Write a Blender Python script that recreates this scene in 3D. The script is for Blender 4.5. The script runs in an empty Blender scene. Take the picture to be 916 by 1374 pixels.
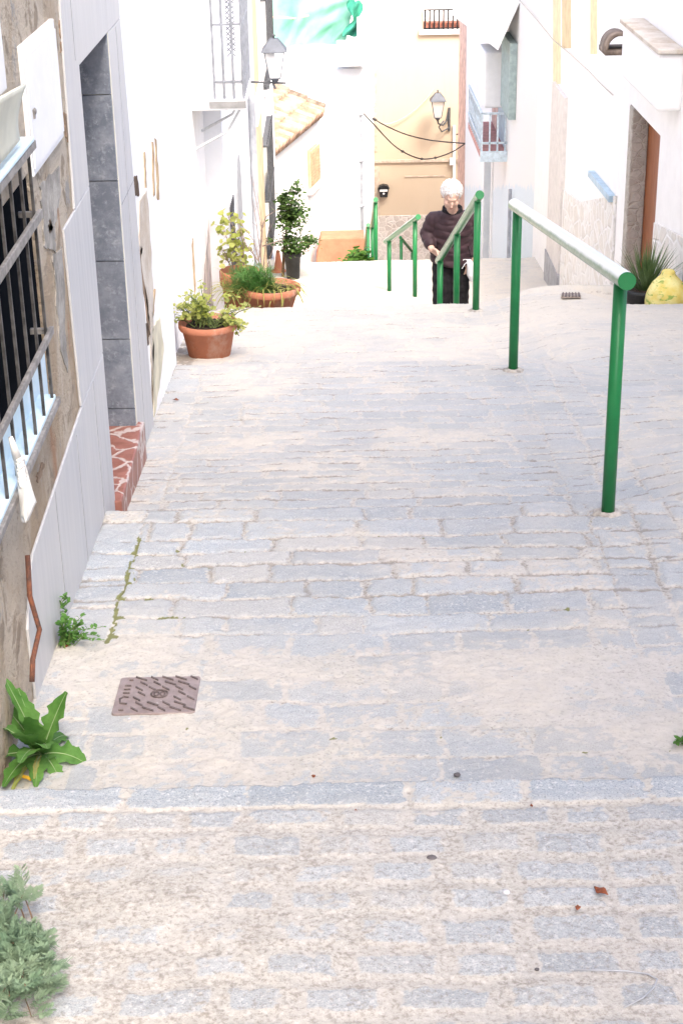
import bpy, math, random, bmesh
import numpy as np
from math import sin, cos, tan, pi, radians as rad
from mathutils import Vector, Matrix
RN = random.Random(11)
scene = bpy.context.scene
COL = scene.collection

# ------------------------------------------------------------------ survey of the place (eye at the origin, street runs along +Y)
FPX, PIT, ROL = 2167.0, rad(24.5), rad(1.1)
_F = Vector((0, cos(PIT), -sin(PIT))); _R0 = Vector((1, 0, 0)); _U0 = Vector((0, sin(PIT), cos(PIT)))
_R = cos(ROL)*_R0 - sin(ROL)*_U0; _U = sin(ROL)*_R0 + cos(ROL)*_U0
def _ray(x, y): return _F*FPX + _R*(x-458) - _U*(y-687)
def onX(x, y, X):
    d = _ray(x, y); return d*(X/d.x)
def onY(x, y, Y):
    d = _ray(x, y); return d*(Y/d.y)
XL, XR = -0.85, 2.45          # the two house fronts along the street

# ------------------------------------------------------------------ street profile (depth below the eye)
_L = [(-6, 1.48), (3.143, 2.12), (3.155, 2.23), (5.27, 2.385), (5.285, 2.50), (8.0, 2.783), (8.015, 2.90), (8.3, 2.92), (8.315, 3.02), (11.12, 3.445)]
_Rr = [(-6, 1.48), (3.143, 2.12), (3.155, 2.23), (5.27, 2.385), (11.46, 3.43)]
d, h = 3.445, 11.12
for k in range(8):
    _L.append((h+.015, d+.18)); d += .18; h += .36
    _L.append((h, d+.004))
_L += [(16.69, 5.065), (16.705, 5.165), (17.0, 5.17), (17.015, 5.265), (19.5, 5.465)]
_Rr += [p for p in _L if p[0] > 11.47]
_Rr.insert(5, (11.475, 3.62))
d, h = 5.465, 19.5
tail = []
for k in range(28):
    tail += [(h+.02, d+.17), (h+.36, d+.175)]; h += .36; d += .175
tail += [(h+30, d+2.5)]
_L += tail; _Rr += tail
_La = np.array(_L); _Ra = np.array(_Rr)
def smooth(a, b, x):
    t = np.clip((x-a)/(b-a), 0, 1); return t*t*(3-2*t)
def ground_z(X, Y):
    X = np.asarray(X, float); Y = np.asarray(Y, float)
    dl = np.interp(Y, _La[:, 0], _La[:, 1]); dr = np.interp(Y, _Ra[:, 0], _Ra[:, 1])
    w = smooth(.92, 1.5, X)
    dd = dl*(1-w) + dr*w
    s = smooth(1.9, 2.05, X+.25*(Y-10.4))*smooth(10.42, 10.45, Y)*(1-smooth(11.3, 11.46, Y))
    return -(dd + .10*s)
def gz(X, Y): return float(ground_z(X, Y))
def onG(x, y):
    d = _ray(x, y).normalized(); t = 1.5
    while t < 60:
        p = d*t
        if p.z < gz(p.x, p.y): return p
        t += .01
    return d*t

# ------------------------------------------------------------------ mesh collector
class MB:
    def __init__(s): s.v = []; s.f = []
    def add(s, vs, fs):
        o = len(s.v); s.v += [Vector(v) for v in vs]; s.f += [tuple(i+o for i in f) for f in fs]; return s
    def box(s, x0, x1, y0, y1, z0, z1):
        v = [(x, y, z) for x in (x0, x1) for y in (y0, y1) for z in (z0, z1)]
        return s.add(v, [(0, 1, 3, 2), (4, 6, 7, 5), (0, 4, 5, 1), (2, 3, 7, 6), (0, 2, 6, 4), (1, 5, 7, 3)])
    def quad(s, a, b, c, d): return s.add([a, b, c, d], [(0, 1, 2, 3)])
    def prism(s, poly, vec):
        n = len(poly); vec = Vector(vec); p = [Vector(q) for q in poly]
        fs = [tuple(range(n))[::-1], tuple(range(n, 2*n))] + [(i, (i+1) % n, (i+1) % n+n, i+n) for i in range(n)]
        return s.add(p+[q+vec for q in p], fs)
    def tube(s, pts, r, n=10, caps=True):
        pts = [Vector(p) for p in pts]; m = len(pts)
        if not hasattr(r, '__len__'): r = [r]*m
        vs = []; up = None
        for i, p in enumerate(pts):
            t = (pts[min(i+1, m-1)]-pts[max(i-1, 0)]).normalized()
            if up is None:
                up = Vector((0, 0, 1)) if abs(t.z) < .9 else Vector((1, 0, 0))
            a = (up - t*up.dot(t)).normalized(); b = t.cross(a); up = a
            for k in range(n):
                q = 2*pi*k/n; vs.append(p + (a*cos(q)+b*sin(q))*r[i])
        fs = [(i*n+k, i*n+(k+1) % n, (i+1)*n+(k+1) % n, (i+1)*n+k) for i in range(m-1) for k in range(n)]
        if caps: fs += [tuple(range(n))[::-1], tuple(range((m-1)*n, m*n))]
        return s.add(vs, fs)
    def lathe(s, c, prof, n=32, sx=1, sy=1, cap=True):
        c = Vector(c); vs = []
        for r, z in prof:
            for k in range(n):
                q = 2*pi*k/n; vs.append(c+Vector((r*cos(q)*sx, r*sin(q)*sy, z)))
        m = len(prof)
        fs = [(i*n+k, i*n+(k+1) % n, (i+1)*n+(k+1) % n, (i+1)*n+k) for i in range(m-1) for k in range(n)]
        if cap: fs += [tuple(range(n))[::-1], tuple(range((m-1)*n, m*n))]
        return s.add(vs, fs)
    def ell(s, c, r, n=16, m=10, rot=None):
        c = Vector(c); vs = [Vector((0, 0, -1))]; 
        for i in range(1, m):
            a = -pi/2+pi*i/m
            for k in range(n): vs.append(Vector((cos(a)*cos(2*pi*k/n), cos(a)*sin(2*pi*k/n), sin(a))))
        vs.append(Vector((0, 0, 1)))
        out = []
        for v in vs:
            w = Vector((v.x*r[0], v.y*r[1], v.z*r[2]))
            if rot: w = rot @ w
            out.append(c+w)
        fs = [(0, 1+(k+1) % n, 1+k) for k in range(n)]
        for i in range(m-2):
            a, b = 1+i*n, 1+(i+1)*n
            fs += [(a+k, a+(k+1) % n, b+(k+1) % n, b+k) for k in range(n)]
        a = 1+(m-2)*n; L = len(vs)-1
        fs += [(a+k, a+(k+1) % n, L) for k in range(n)]
        return s.add(out, fs)
    def limb(s, pts, rs, n=14):
        s.tube(pts, rs, n)
        for p, r in zip(pts, rs): s.ell(p, (r, r, r), n, 8)
        return s
    def build(s, name, mat, parent=None, smooth_=False, bevel=0, loc=None):
        base = Vector((0, 0, 0))
        root = parent
        while root is not None and root.parent is not None: root = root.parent
        if root is not None: base = Vector(root.location)
        elif loc is not None: base = Vector(loc)
        me = bpy.data.meshes.new(name)
        me.from_pydata([tuple(v-base) for v in s.v], [], s.f); me.validate(); me.update()
        bm = bmesh.new(); bm.from_mesh(me); bmesh.ops.recalc_face_normals(bm, faces=bm.faces); bm.to_mesh(me); bm.free()
        if smooth_: me.polygons.foreach_set('use_smooth', [True]*len(me.polygons))
        ob = bpy.data.objects.new(name, me); COL.objects.link(ob)
        if mat: me.materials.append(mat)
        if parent is not None: ob.parent = parent
        elif loc is not None: ob.location = base
        if bevel:
            b = ob.modifiers.new('bevel', 'BEVEL'); b.width = bevel; b.segments = 2; b.limit_method = 'ANGLE'; b.angle_limit = rad(40)
        return ob
def tag(o, label=None, cat=None, group=None, kind=None):
    if label: o['label'] = label
    if cat: o['category'] = cat
    if group: o['group'] = group
    if kind: o['kind'] = kind
    return o
def empty(name, loc, label, cat, group=None):
    o = bpy.data.objects.new(name, None); COL.objects.link(o); o.location = loc; o.empty_display_size = .1
    return tag(o, label, cat, group)
def remesh(ob, vox, smooth_iter=3):
    m = ob.modifiers.new('remesh', 'REMESH'); m.mode = 'VOXEL'; m.voxel_size = vox
    m2 = ob.modifiers.new('smooth', 'SMOOTH'); m2.factor = .5; m2.iterations = smooth_iter
    dg = bpy.context.evaluated_depsgraph_get(); dg.update()
    me = bpy.data.meshes.new_from_object(ob.evaluated_get(dg))
    ob.modifiers.clear()
    old = ob.data
    mats = list(old.materials)
    ob.data = me; me.materials.clear()
    for k in mats: me.materials.append(k)
    me.polygons.foreach_set('use_smooth', [True]*len(me.polygons))
    me.name = ob.name
    return ob

# ------------------------------------------------------------------ material builder
class NT:
    def __init__(s, name):
        s.m = bpy.data.materials.new(name); s.m.use_nodes = True; s.t = s.m.node_tree; s.t.nodes.clear()
        s.out = s.t.nodes.new('ShaderNodeOutputMaterial'); s._pos = None
    def n(s, ty, **k):
        x = s.t.nodes.new(ty)
        for a, b in k.items(): setattr(x, a, b)
        return x
    def put(s, sock, v):
        if isinstance(v, bpy.types.NodeSocket): s.t.links.new(v, sock)
        elif hasattr(v, '__len__') and len(v) == 3 and sock.type == 'RGBA': sock.default_value = (*v, 1)
        else: sock.default_value = v
    def pos(s):
        if s._pos is None: s._pos = s.n('ShaderNodeTexCoord').outputs['Object']
        return s._pos
    def geo(s): return s.n('ShaderNodeNewGeometry').outputs['Position']
    def scaled(s, sc, v=None):
        x = s.n('ShaderNodeMapping'); s.put(x.inputs['Vector'], v or s.pos()); x.inputs['Scale'].default_value = sc; return x.outputs[0]
    def noise(s, sc, det=4, rough=.55, v=None, dist=0):
        x = s.n('ShaderNodeTexNoise'); s.put(x.inputs['Vector'], v or s.pos())
        x.inputs['Scale'].default_value = sc; x.inputs['Detail'].default_value = det; x.inputs['Roughness'].default_value = rough; x.inputs['Distortion'].default_value = dist
        return x.outputs['Fac']
    def voro(s, sc, v=None, feat='F1', rnd=1):
        x = s.n('ShaderNodeTexVoronoi', feature=feat); s.put(x.inputs['Vector'], v or s.pos()); x.inputs['Scale'].default_value = sc; x.inputs['Randomness'].default_value = rnd
        return x
    def ma(s, op, a, b=0.0, c=None):
        x = s.n('ShaderNodeMath', operation=op); s.put(x.inputs[0], a); s.put(x.inputs[1], b)
        if c is not None: s.put(x.inputs[2], c)
        return x.outputs[0]
    def rng(s, v, a, b, c=0.0, d=1.0):
        x = s.n('ShaderNodeMapRange'); s.put(x.inputs[0], v)
        for i, q in enumerate((a, b, c, d)): s.put(x.inputs[i+1], q)
        x.interpolation_type = 'SMOOTHSTEP' if a != b else 'LINEAR'
        return x.outputs[0]
    def mix(s, f, a, b, mode='MIX'):
        x = s.n('ShaderNodeMix', data_type='RGBA', blend_type=mode); s.put(x.inputs[0], f); s.put(x.inputs[6], a); s.put(x.inputs[7], b); return x.outputs[2]
    def sep(s, v=None):
        x = s.n('ShaderNodeSeparateXYZ'); s.put(x.inputs[0], v or s.pos()); return x.outputs
    def attr(s, n): return s.n('ShaderNodeAttribute', attribute_name=n).outputs['Fac']
    def bump(s, hgt, st=.3, dist=.01, nrm=None):
        x = s.n('ShaderNodeBump'); x.inputs['Strength'].default_value = st; x.inputs['Distance'].default_value = dist; s.put(x.inputs['Height'], hgt)
        if nrm: s.put(x.inputs['Normal'], nrm)
        return x.outputs[0]
    def bsdf(s, col, rough=.8, nrm=None, metal=0, spec=.3, **kw):
        x = s.n('ShaderNodeBsdfPrincipled'); s.put(x.inputs['Base Color'], col); s.put(x.inputs['Roughness'], rough); x.inputs['Metallic'].default_value = metal
        x.inputs['Specular IOR Level'].default_value = spec
        for k, v in kw.items(): s.put(x.inputs[k.replace('_', ' ')], v)
        if nrm: s.put(x.inputs['Normal'], nrm)
        s.t.links.new(x.outputs[0], s.out.inputs[0]); return x
def plain(name, col, rough=.7, var=.12, sc=12, metal=0, spec=.3, bump=.15, col2=None, dist=.004):
    t = NT(name); n = t.noise(sc, 5, .6); n2 = t.noise(sc*7, 3)
    c2 = col2 or tuple(c*(1-var*2) for c in col)
    c = t.mix(t.rng(n, .3, .7), c2, tuple(min(1, c*(1+var*.5)) for c in col))
    t.bsdf(c, t.rng(n2, .2, .8, rough*.85, min(1, rough*1.15)), t.bump(n2, bump, dist), metal, spec)
    return t.m
def leaf_mat(name, c1, c2, trans=.35, rough=.5, sc=9):
    t = NT(name); n = t.noise(sc, 3); oi = t.noise(90, 2)
    c = t.mix(t.rng(n, .3, .7), c1, c2); c = t.mix(t.rng(oi, .35, .75, 0, .25), c, tuple(x*.6 for x in c1))
    b = t.n('ShaderNodeBsdfPrincipled'); t.put(b.inputs['Base Color'], c); b.inputs['Roughness'].default_value = rough; b.inputs['Specular IOR Level'].default_value = .15
    tr = t.n('ShaderNodeBsdfTranslucent'); t.put(tr.inputs[0], c)
    mx = t.n('ShaderNodeMixShader'); mx.inputs[0].default_value = trans
    t.t.links.new(b.outputs[0], mx.inputs[1]); t.t.links.new(tr.outputs[0], mx.inputs[2]); t.t.links.new(mx.outputs[0], t.out.inputs[0])
    return t.m
def glass_mat(name, col=(.02, .022, .025), rough=.12):
    t = NT(name); n = t.noise(3, 3); t.bsdf(col, t.rng(n, .3, .7, rough, rough*1.5), None, 0, .0); return t.m
# ------------------------------------------------------------------ materials
M = {}
def wall_white(name, base=(.87, .855, .83), stain=(.52, .42, .30), amount=.62, bandy=None):
    t = NT(name); p = t.pos(); s = t.scaled((1, 1, .35))
    big = t.noise(1.3, 5, .62, s); fine = t.noise(26, 5, .65); mid = t.noise(5.5, 5, .6)
    peel = t.rng(t.ma('ADD', t.ma('MULTIPLY', big, .75), t.ma('MULTIPLY', mid, .25)), amount, amount+.03)
    c = t.mix(t.rng(mid, .35, .7, 0, .5), base, tuple(x*.9 for x in base))
    c = t.mix(peel, c, t.mix(fine, stain, tuple(min(1, x*1.5) for x in stain)))
    hgt = t.ma('SUBTRACT', t.ma('MULTIPLY', fine, .3), t.ma('MULTIPLY', peel, .5)); hgt = t.ma('ADD', hgt, t.ma('MULTIPLY', mid, .6))
    t.bsdf(c, .9, t.bump(hgt, .55, .012), 0, .15); return t.m
M['white_wall'] = wall_white('white_render', amount=.66)
M['white_far'] = wall_white('far_white_render', (.87, .855, .83), amount=.75)
M['cool_wall'] = wall_white('cool_white_render', (.74, .755, .78), (.5, .42, .34), amount=.70)
def tan_wall():
    t = NT('tan_rough_render'); s = t.scaled((1, 1, .6))
    big = t.noise(1.9, 6, .65, s, .4); mid = t.noise(7, 6, .7, None, .5); fine = t.noise(70, 5, .7); pit = t.voro(55).outputs['Distance']
    c = t.mix(t.rng(big, .40, .58), (.40, .315, .225), (.54, .47, .38))
    c = t.mix(t.rng(mid, .54, .62), c, (.32, .265, .205)); c = t.mix(t.rng(t.noise(3.1, 6, .7), .60, .66), c, (.36, .345, .32))
    c = t.mix(t.rng(fine, .58, .72, 0, .8), c, (.14, .10, .075)); c = t.mix(t.rng(t.noise(2.6, 5, .6, t.scaled((1, 1.3, .5))), .62, .68), c, (.40, .25, .16))
    h = t.ma('ADD', t.ma('MULTIPLY', mid, 1.2), t.ma('MULTIPLY', fine, .35)); h = t.ma('ADD', h, t.ma('MULTIPLY', t.rng(pit, 0, .4), .15))
    t.bsdf(c, .95, t.bump(h, 1.0, .035), 0, .1); return t.m
M['tan_wall'] = tan_wall()
def peeled():
    t = NT('bare_peeled_render'); big = t.noise(4, 6, .7); fine = t.noise(60, 5, .7)
    c = t.mix(t.rng(big, .35, .65), (.48, .40, .31), (.62, .57, .50)); c = t.mix(t.rng(fine, .6, .75), c, (.34, .24, .16))
    t.bsdf(c, .95, t.bump(t.ma('ADD', big, t.ma('MULTIPLY', fine, .4)), .8, .015), 0, .1); return t.m
M['peeled'] = peeled()
M['peel_pink'] = plain('faded_pink_render', (.58, .50, .46), .9, .2, 6, bump=.5)
M['peel_ochre'] = plain('ochre_bare_render', (.55, .40, .24), .95, .25, 9, bump=.6)
M['peel_dark'] = plain('brown_crack_earth', (.30, .21, .14), .95, .25, 14, bump=.6)
M['peel_pale'] = plain('yellowed_thin_limewash', (.66, .61, .46), .95, .15, 6, bump=.5)
M['cement'] = plain('grey_cement_repair', (.37, .345, .305), .95, .25, 9, bump=.7, dist=.01)
M['bar_dark'] = plain('dark_window_bar_iron', (.075, .072, .07), .5, .3, 30)
M['hole'] = plain('dark_hole_earth', (.12, .075, .045), .95, .3, 30, bump=.6)
def tile_clad():
    t = NT('pale_grey_wall_tile'); s = t.scaled((1, 9, .55))
    st = t.noise(3.2, 6, .6, s, .3); big = t.noise(1.2, 3); spk = t.noise(120, 3, .6); y = t.sep()[1]
    c = t.mix(t.rng(st, .3, .7), (.43, .435, .445), (.52, .52, .525)); c = t.mix(t.rng(big, .35, .65, 0, .6), c, (.54, .53, .51))
    c = t.mix(t.rng(t.noise(9, 5, .7, s), .68, .74, 0, .5), c, (.60, .58, .56))
    t.bsdf(c, .42, t.bump(st, .08, .003), 0, .4); return t.m
M['tile'] = tile_clad()
def slate():
    t = NT('blue_grey_slate_tile'); big = t.noise(7, 8, .78, None, .1); fine = t.noise(38, 6, .75, None, .1); v = t.noise(3, 3)
    c = t.mix(t.rng(big, .38, .66), (.13, .15, .19), (.25, .275, .32)); c = t.mix(t.rng(fine, .52, .66, 0, .75), c, (.34, .37, .41)); c = t.mix(t.rng(v, .4, .6, 0, .35), c, (.15, .165, .20))
    t.bsdf(c, .5, t.bump(fine, .3, .004), 0, .3); return t.m
M['slate'] = slate()
def red_tile():
    t = NT('red_crazy_paving_tile'); n = t.noise(22, 4); wv = t.n('ShaderNodeVectorMath', operation='ADD'); t.put(wv.inputs[0], t.pos()); t.put(wv.inputs[1], t.ma('MULTIPLY', t.noise(14, 3), .07)); v = t.voro(7.5, wv.outputs[0], 'DISTANCE_TO_EDGE')
    c = t.mix(t.rng(n, .3, .7), (.24, .095, .068), (.32, .14, .105)); c = t.mix(t.rng(t.ma('ADD', v.outputs['Distance'], t.ma('MULTIPLY', t.ma('SUBTRACT', n, .5), .06)), .02, .07), (.50, .42, .385), c)
    t.bsdf(c, .45, t.bump(t.rng(v.outputs['Distance'], .03, .07), .4, .004)); return t.m
M['red_tile'] = red_tile()
def clad_stone(name, sc, a, b, g):
    t = NT(name); w = t.scaled((1, 1, 1.3)); v = t.voro(sc, w, 'DISTANCE_TO_EDGE'); cid = t.voro(sc, w).outputs['Color']; n = t.noise(25, 5, .65)
    c = t.mix(t.rng(t.sep(cid)[0], .1, .9), a, b); c = t.mix(t.rng(n, .35, .75, 0, .5), c, tuple(x*.72 for x in a)); e = t.rng(v.outputs['Distance'], .03, .09)
    c = t.mix(e, g, c); t.bsdf(c, .9, t.bump(t.ma('ADD', e, t.ma('MULTIPLY', n, .5)), .6, .02), 0, .15); return t.m
M['clad'] = clad_stone('cream_stone_cladding', 4.5, (.74, .70, .64), (.81, .79, .75), (.82, .80, .77))
M['grey_clad'] = clad_stone('grey_rubble_stone', 6, (.46, .42, .38), (.58, .55, .52), (.60, .57, .53))
M['jamb'] = clad_stone('rough_jamb_stone', 14, (.40, .36, .31), (.50, .46, .41), (.47, .43, .37))
def beige():
    t = NT('beige_house_paint'); n = t.noise(.9, 5, .6, t.scaled((1, 1, .5))); f = t.noise(40, 4, .6); st = t.noise(2.2, 5, .65, t.scaled((3, 3, .3)))
    c = t.mix(t.rng(n, .3, .7), (.46, .38, .285), (.49, .41, .31)); c = t.mix(t.rng(st, .55, .8, 0, .45), c, (.41, .335, .245))
    t.bsdf(c, .9, t.bump(f, .25, .005), 0, .15); return t.m
M['beige'] = beige()
M['beige_trim'] = plain('beige_stone_trim', (.50, .42, .34), .9, .15, 8)
M['tan_paint'] = plain('tan_house_paint', (.60, .46, .30), .9, .12, 4)
M['orange'] = plain('orange_painted_wall', (.56, .225, .135), .85, .10, 5, bump=.3)
def blue_wall():
    t = NT('pale_blue_dado_render'); z = t.sep(t.geo())[2]; y = t.sep(t.geo())[1]
    n = t.noise(3, 5, .6); f = t.noise(45, 4, .7)
    ln = t.ma('ADD', t.ma('MULTIPLY', y, -.235), t.ma('MULTIPLY', n, .5)); m = t.rng(t.ma('SUBTRACT', z, ln), -.28, -.20)
    c = t.mix(t.rng(f, .3, .7), (.64, .71, .75), (.72, .77, .80)); c = t.mix(m, c, (.80, .79, .77)); t.bsdf(c, .9, t.bump(f, .5, .01), 0, .15); return t.m
M['blue_wall'] = blue_wall()
M['blue_paint'] = plain('pale_blue_paint', (.42, .56, .66), .5, .12, 10)
M['sky_paint'] = plain('chipped_pale_blue_metal', (.47, .62, .70), .45, .2, 25, bump=.2, col2=(.62, .74, .80))
M['door_blue'] = plain('grey_blue_door_paint', (.34, .47, .54), .5, .1, 6)
M['brick_pink'] = plain('faded_pink_brick_edge', (.70, .49, .42), .9, .2, 5, bump=.4)
def brick():
    t = NT('red_brick'); b = t.n('ShaderNodeTexBrick'); mp = t.n('ShaderNodeMapping'); t.put(mp.inputs[0], t.geo()); mp.inputs['Rotation'].default_value = (rad(90), 0, rad(90)); t.put(b.inputs['Vector'], mp.outputs[0])
    b.inputs['Color1'].default_value = (.55, .19, .12, 1); b.inputs['Color2'].default_value = (.62, .26, .17, 1); b.inputs['Mortar'].default_value = (.66, .58, .52, 1)
    b.inputs['Scale'].default_value = 3; b.inputs['Mortar Size'].default_value = .02; t.bsdf(b.outputs[0], .9); return t.m
M['brick'] = brick()
M['floor_red'] = plain('red_balcony_tile', (.52, .24, .21), .6, .15, 14)
M['roof_tile'] = plain('sun_bleached_roof_tile', (.50, .33, .235), .9, .35, 5, bump=.4, col2=(.25, .16, .11))
M['roof_dark'] = plain('weathered_ridge_tile', (.27, .21, .165), .9, .3, 8, bump=.4)
M['white_paint'] = plain('white_enamel', (.80, .80, .80), .4, .03, 8, bump=.05)
M['white_metal'] = plain('white_cabinet_enamel', (.78, .79, .80), .38, .03, 5, bump=.04)
M['cream'] = plain('cream_blind_plastic', (.62, .61, .50), .6, .12, 3, bump=.1)
M['dark_metal'] = plain('dark_grey_iron', (.10, .105, .115), .5, .2, 20, metal=.3)
M['lamp_grey'] = plain('slate_grey_lamp_metal', (.085, .095, .115), .45, .12, 12, metal=.2)
M['bar_metal'] = plain('worn_grey_iron_bar', (.27, .255, .24), .5, .2, 30, metal=.1)
M['black_metal'] = plain('black_iron', (.025, .027, .03), .42, .3, 30, metal=.3)
M['pale_rail'] = plain('pale_grey_balcony_iron', (.25, .265, .29), .5, .12, 20)
M['pipe_dark'] = plain('grey_wire_mesh', (.20, .21, .23), .6, .12, 20)
M['pale_blue_rail'] = plain('faded_pale_blue_iron', (.60, .70, .76), .5, .12, 20)
M['white_iron'] = plain('white_painted_iron', (.58, .59, .60), .5, .1, 20)
M['wire'] = plain('dark_cable_rubber', (.10, .09, .085), .7, .1)
M['pale_wire'] = plain('weathered_cable_rubber', (.52, .47, .42), .7, .1)
M['pipe_grey'] = plain('grey_zinc_pipe', (.40, .42, .46), .5, .12, 9, metal=.2)
M['rust'] = plain('rusty_iron', (.20, .075, .04), .9, .35, 40, bump=.6, col2=(.09, .05, .04))
M['shutter'] = plain('tan_wood_shutter', (.58, .44, .28), .7, .12, 10)
M['glass'] = glass_mat('dark_window_glass', (.008, .009, .011), .35)
t = NT('frosted_lamp_glass'); t.bsdf((.75, .76, .76), .25, None, 0, .5, Alpha=.45); M['lamp_glass'] = t.m
def door_wood():
    t = NT('varnished_orange_door'); g = t.noise(6, 5, .6, t.scaled((8, 8, .6)), .6); t.bsdf(t.mix(t.rng(g, .3, .7), (.20, .055, .015), (.32, .105, .035)), .45, t.bump(g, .1, .003), 0, .4); return t.m
M['door_wood'] = door_wood()
def green_paint():
    t = NT('green_gloss_paint'); n = t.noise(9, 4); chip = t.noise(38, 4, .6); fine = t.noise(160, 3)
    c = t.mix(t.rng(n, .3, .7), (.010, .155, .045), (.014, .19, .056)); c = t.mix(t.rng(chip, .775, .79), c, (.45, .47, .45))
    t.bsdf(c, t.rng(n, .3, .7, .38, .44), t.bump(fine, .04, .0006), 0, .3, Coat_Weight=.12, Coat_Roughness=.2); return t.m
M['green'] = green_paint()
def highlit_rail():  # bright sky highlight along the rail top painted in as pale colour, by upward normal
    t = NT('green_rail_highlight_painted_on_top'); nz_ = t.sep(t.n('ShaderNodeNewGeometry').outputs['Normal'])[2]; n = t.noise(7, 5, .6, t.scaled((1, 1, 1))); f = t.noise(60, 4, .6)
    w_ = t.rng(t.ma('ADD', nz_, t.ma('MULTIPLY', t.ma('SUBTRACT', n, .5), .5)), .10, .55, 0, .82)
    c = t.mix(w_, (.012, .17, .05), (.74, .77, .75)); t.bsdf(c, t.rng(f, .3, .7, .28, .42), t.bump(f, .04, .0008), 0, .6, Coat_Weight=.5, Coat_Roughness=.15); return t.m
M['rail'] = highlit_rail()
def net():
    t = NT('green_debris_netting'); n = t.noise(1.4, 5, .6); f = t.noise(9, 4); c = t.mix(t.rng(n, .3, .7), (.20, .47, .355), (.34, .60, .49)); b = t.n('ShaderNodeBsdfPrincipled'); t.put(b.inputs['Base Color'], c); b.inputs['Roughness'].default_value = .7
    tr = t.n('ShaderNodeBsdfTranslucent'); t.put(tr.inputs[0], c); mx = t.n('ShaderNodeMixShader'); mx.inputs[0].default_value = .4
    t.t.links.new(b.outputs[0], mx.inputs[1]); t.t.links.new(tr.outputs[0], mx.inputs[2]); t.t.links.new(mx.outputs[0], t.out.inputs[0]); return t.m
M['net'] = net()
M['net_dark'] = plain('dark_green_net_fold', (.05, .30, .20), .8, .2, 6)
M['terracotta'] = plain('terracotta', (.50, .195, .11), .75, .12, 14, bump=.15, col2=(.41, .165, .10))
def terracotta():
    t = NT('weathered_terracotta'); n = t.noise(9, 5, .65); s = t.noise(4.5, 5, .7, t.scaled((1, 1, .6))); f = t.noise(70, 4, .65)
    c = t.mix(t.rng(n, .3, .7), (.41, .165, .10), (.50, .20, .115)); c = t.mix(t.rng(s, .52, .68, 0, .65), c, (.56, .39, .31)); c = t.mix(t.rng(f, .58, .74, 0, .5), c, (.30, .13, .085)); t.bsdf(c, .85, t.bump(f, .3, .004), 0, .15); return t.m
M['terracotta'] = terracotta()
M['soil'] = plain('potting_soil', (.07, .05, .035), 1, .4, 60, bump=.8)
M['black_pot'] = plain('black_plastic_pot', (.03, .032, .035), .5, .2)
M['stem'] = plain('brown_stem', (.20, .13, .08), .8, .2, 40)
M['stem_green'] = plain('green_stem', (.16, .22, .07), .7, .2, 40)
M['twig'] = plain('bare_twig', (.34, .25, .21), .8, .2, 40)
M['leaf_lime'] = leaf_mat('lime_leaf', (.37, .43, .08), (.54, .55, .21), .45)
M['leaf_mid'] = leaf_mat('mid_green_leaf', (.07, .17, .025), (.13, .26, .05), .35)
M['leaf_fern'] = leaf_mat('feathery_green_leaf', (.08, .22, .045), (.16, .33, .09), .35)
M['leaf_dark'] = leaf_mat('dark_shrub_leaf', (.04, .085, .022), (.10, .17, .05), .25)
M['leaf_blade'] = leaf_mat('yellowed_blade_leaf', (.30, .34, .08), (.48, .44, .16), .4)
M['leaf_spike'] = leaf_mat('grey_green_spike_leaf', (.075, .135, .04), (.17, .24, .11), .2)
M['leaf_blue'] = leaf_mat('blue_green_feather_leaf', (.16, .26, .165), (.28, .37, .25), .3)
M['leaf_weed'] = leaf_mat('weed_leaf', (.06, .165, .03), (.14, .29, .07), .3, .65)
M['midrib'] = plain('pale_midrib', (.28, .38, .18), .6, .1)
M['skin'] = plain('aged_skin', (.58, .385, .305), .6, .08, 30, bump=.15)
M['lips'] = plain('lip_skin', (.46, .22, .18), .5, .1)
M['hair'] = plain('white_hair', (.77, .765, .76), .75, .06, 60, bump=.6, dist=.01)
def jacket():
    t = NT('plum_quilted_nylon'); n = t.noise(18, 4); w = t.noise(7, 4, .6, t.scaled((1, 1, 2.2))); t.bsdf(t.mix(t.rng(n, .3, .7), (.036, .020, .025), (.050, .029, .035)), t.rng(n, .3, .7, .55, .65), t.bump(w, .4, .012), 0, .22, Sheen_Weight=.05); return t.m
M['jacket'] = jacket()
M['collar'] = plain('black_fleece', (.012, .011, .013), .95, .3, 80, bump=.5)
M['trousers'] = plain('black_trouser_cloth', (.014, .013, .016), .85, .3, 30, bump=.3)
M['shoe'] = plain('black_shoe', (.02, .018, .018), .5, .2)
M['bag'] = plain('white_plastic_bag', (.80, .81, .83), .45, .05, 8)
M['cloth'] = plain('white_rag', (.74, .72, .68), .8, .08, 20, bump=.3)
def lemon():
    t = NT('yellow_green_rind'); v = t.voro(16, t.scaled((1, 1, .6)), 'DISTANCE_TO_EDGE'); n = t.noise(14, 4)
    c = t.mix(t.rng(n, .35, .65), (.62, .50, .12), (.69, .63, .27)); c = t.mix(t.rng(t.noise(11, 5, .6, t.scaled((1, 1.6, 2.4)), 1.2), .56, .64), c, (.24, .34, .07)); t.bsdf(c, .6, t.bump(v.outputs['Distance'], .4, .01)); return t.m
M['lemon'] = lemon()
def iron_cover():
    t = NT('worn_cast_iron_cover'); n = t.noise(22, 5, .65); f = t.noise(160, 4, .7); c = t.mix(t.rng(n, .3, .7), (.25, .20, .19), (.34, .28, .27)); c = t.mix(t.rng(t.noise(9, 5, .7), .62, .70), c, (.50, .46, .42)); c = t.mix(t.rng(f, .55, .8, 0, .6), c, (.13, .10, .095)); t.bsdf(c, .6, t.bump(f, .4, .002), .25); return t.m
M['iron_cover'] = iron_cover()
M['slot_dark'] = plain('dirty_raised_iron', (.15, .12, .115), .7, .25, 90)
M['grate'] = plain('grate_iron', (.34, .29, .25), .8, .2, 50)
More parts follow.
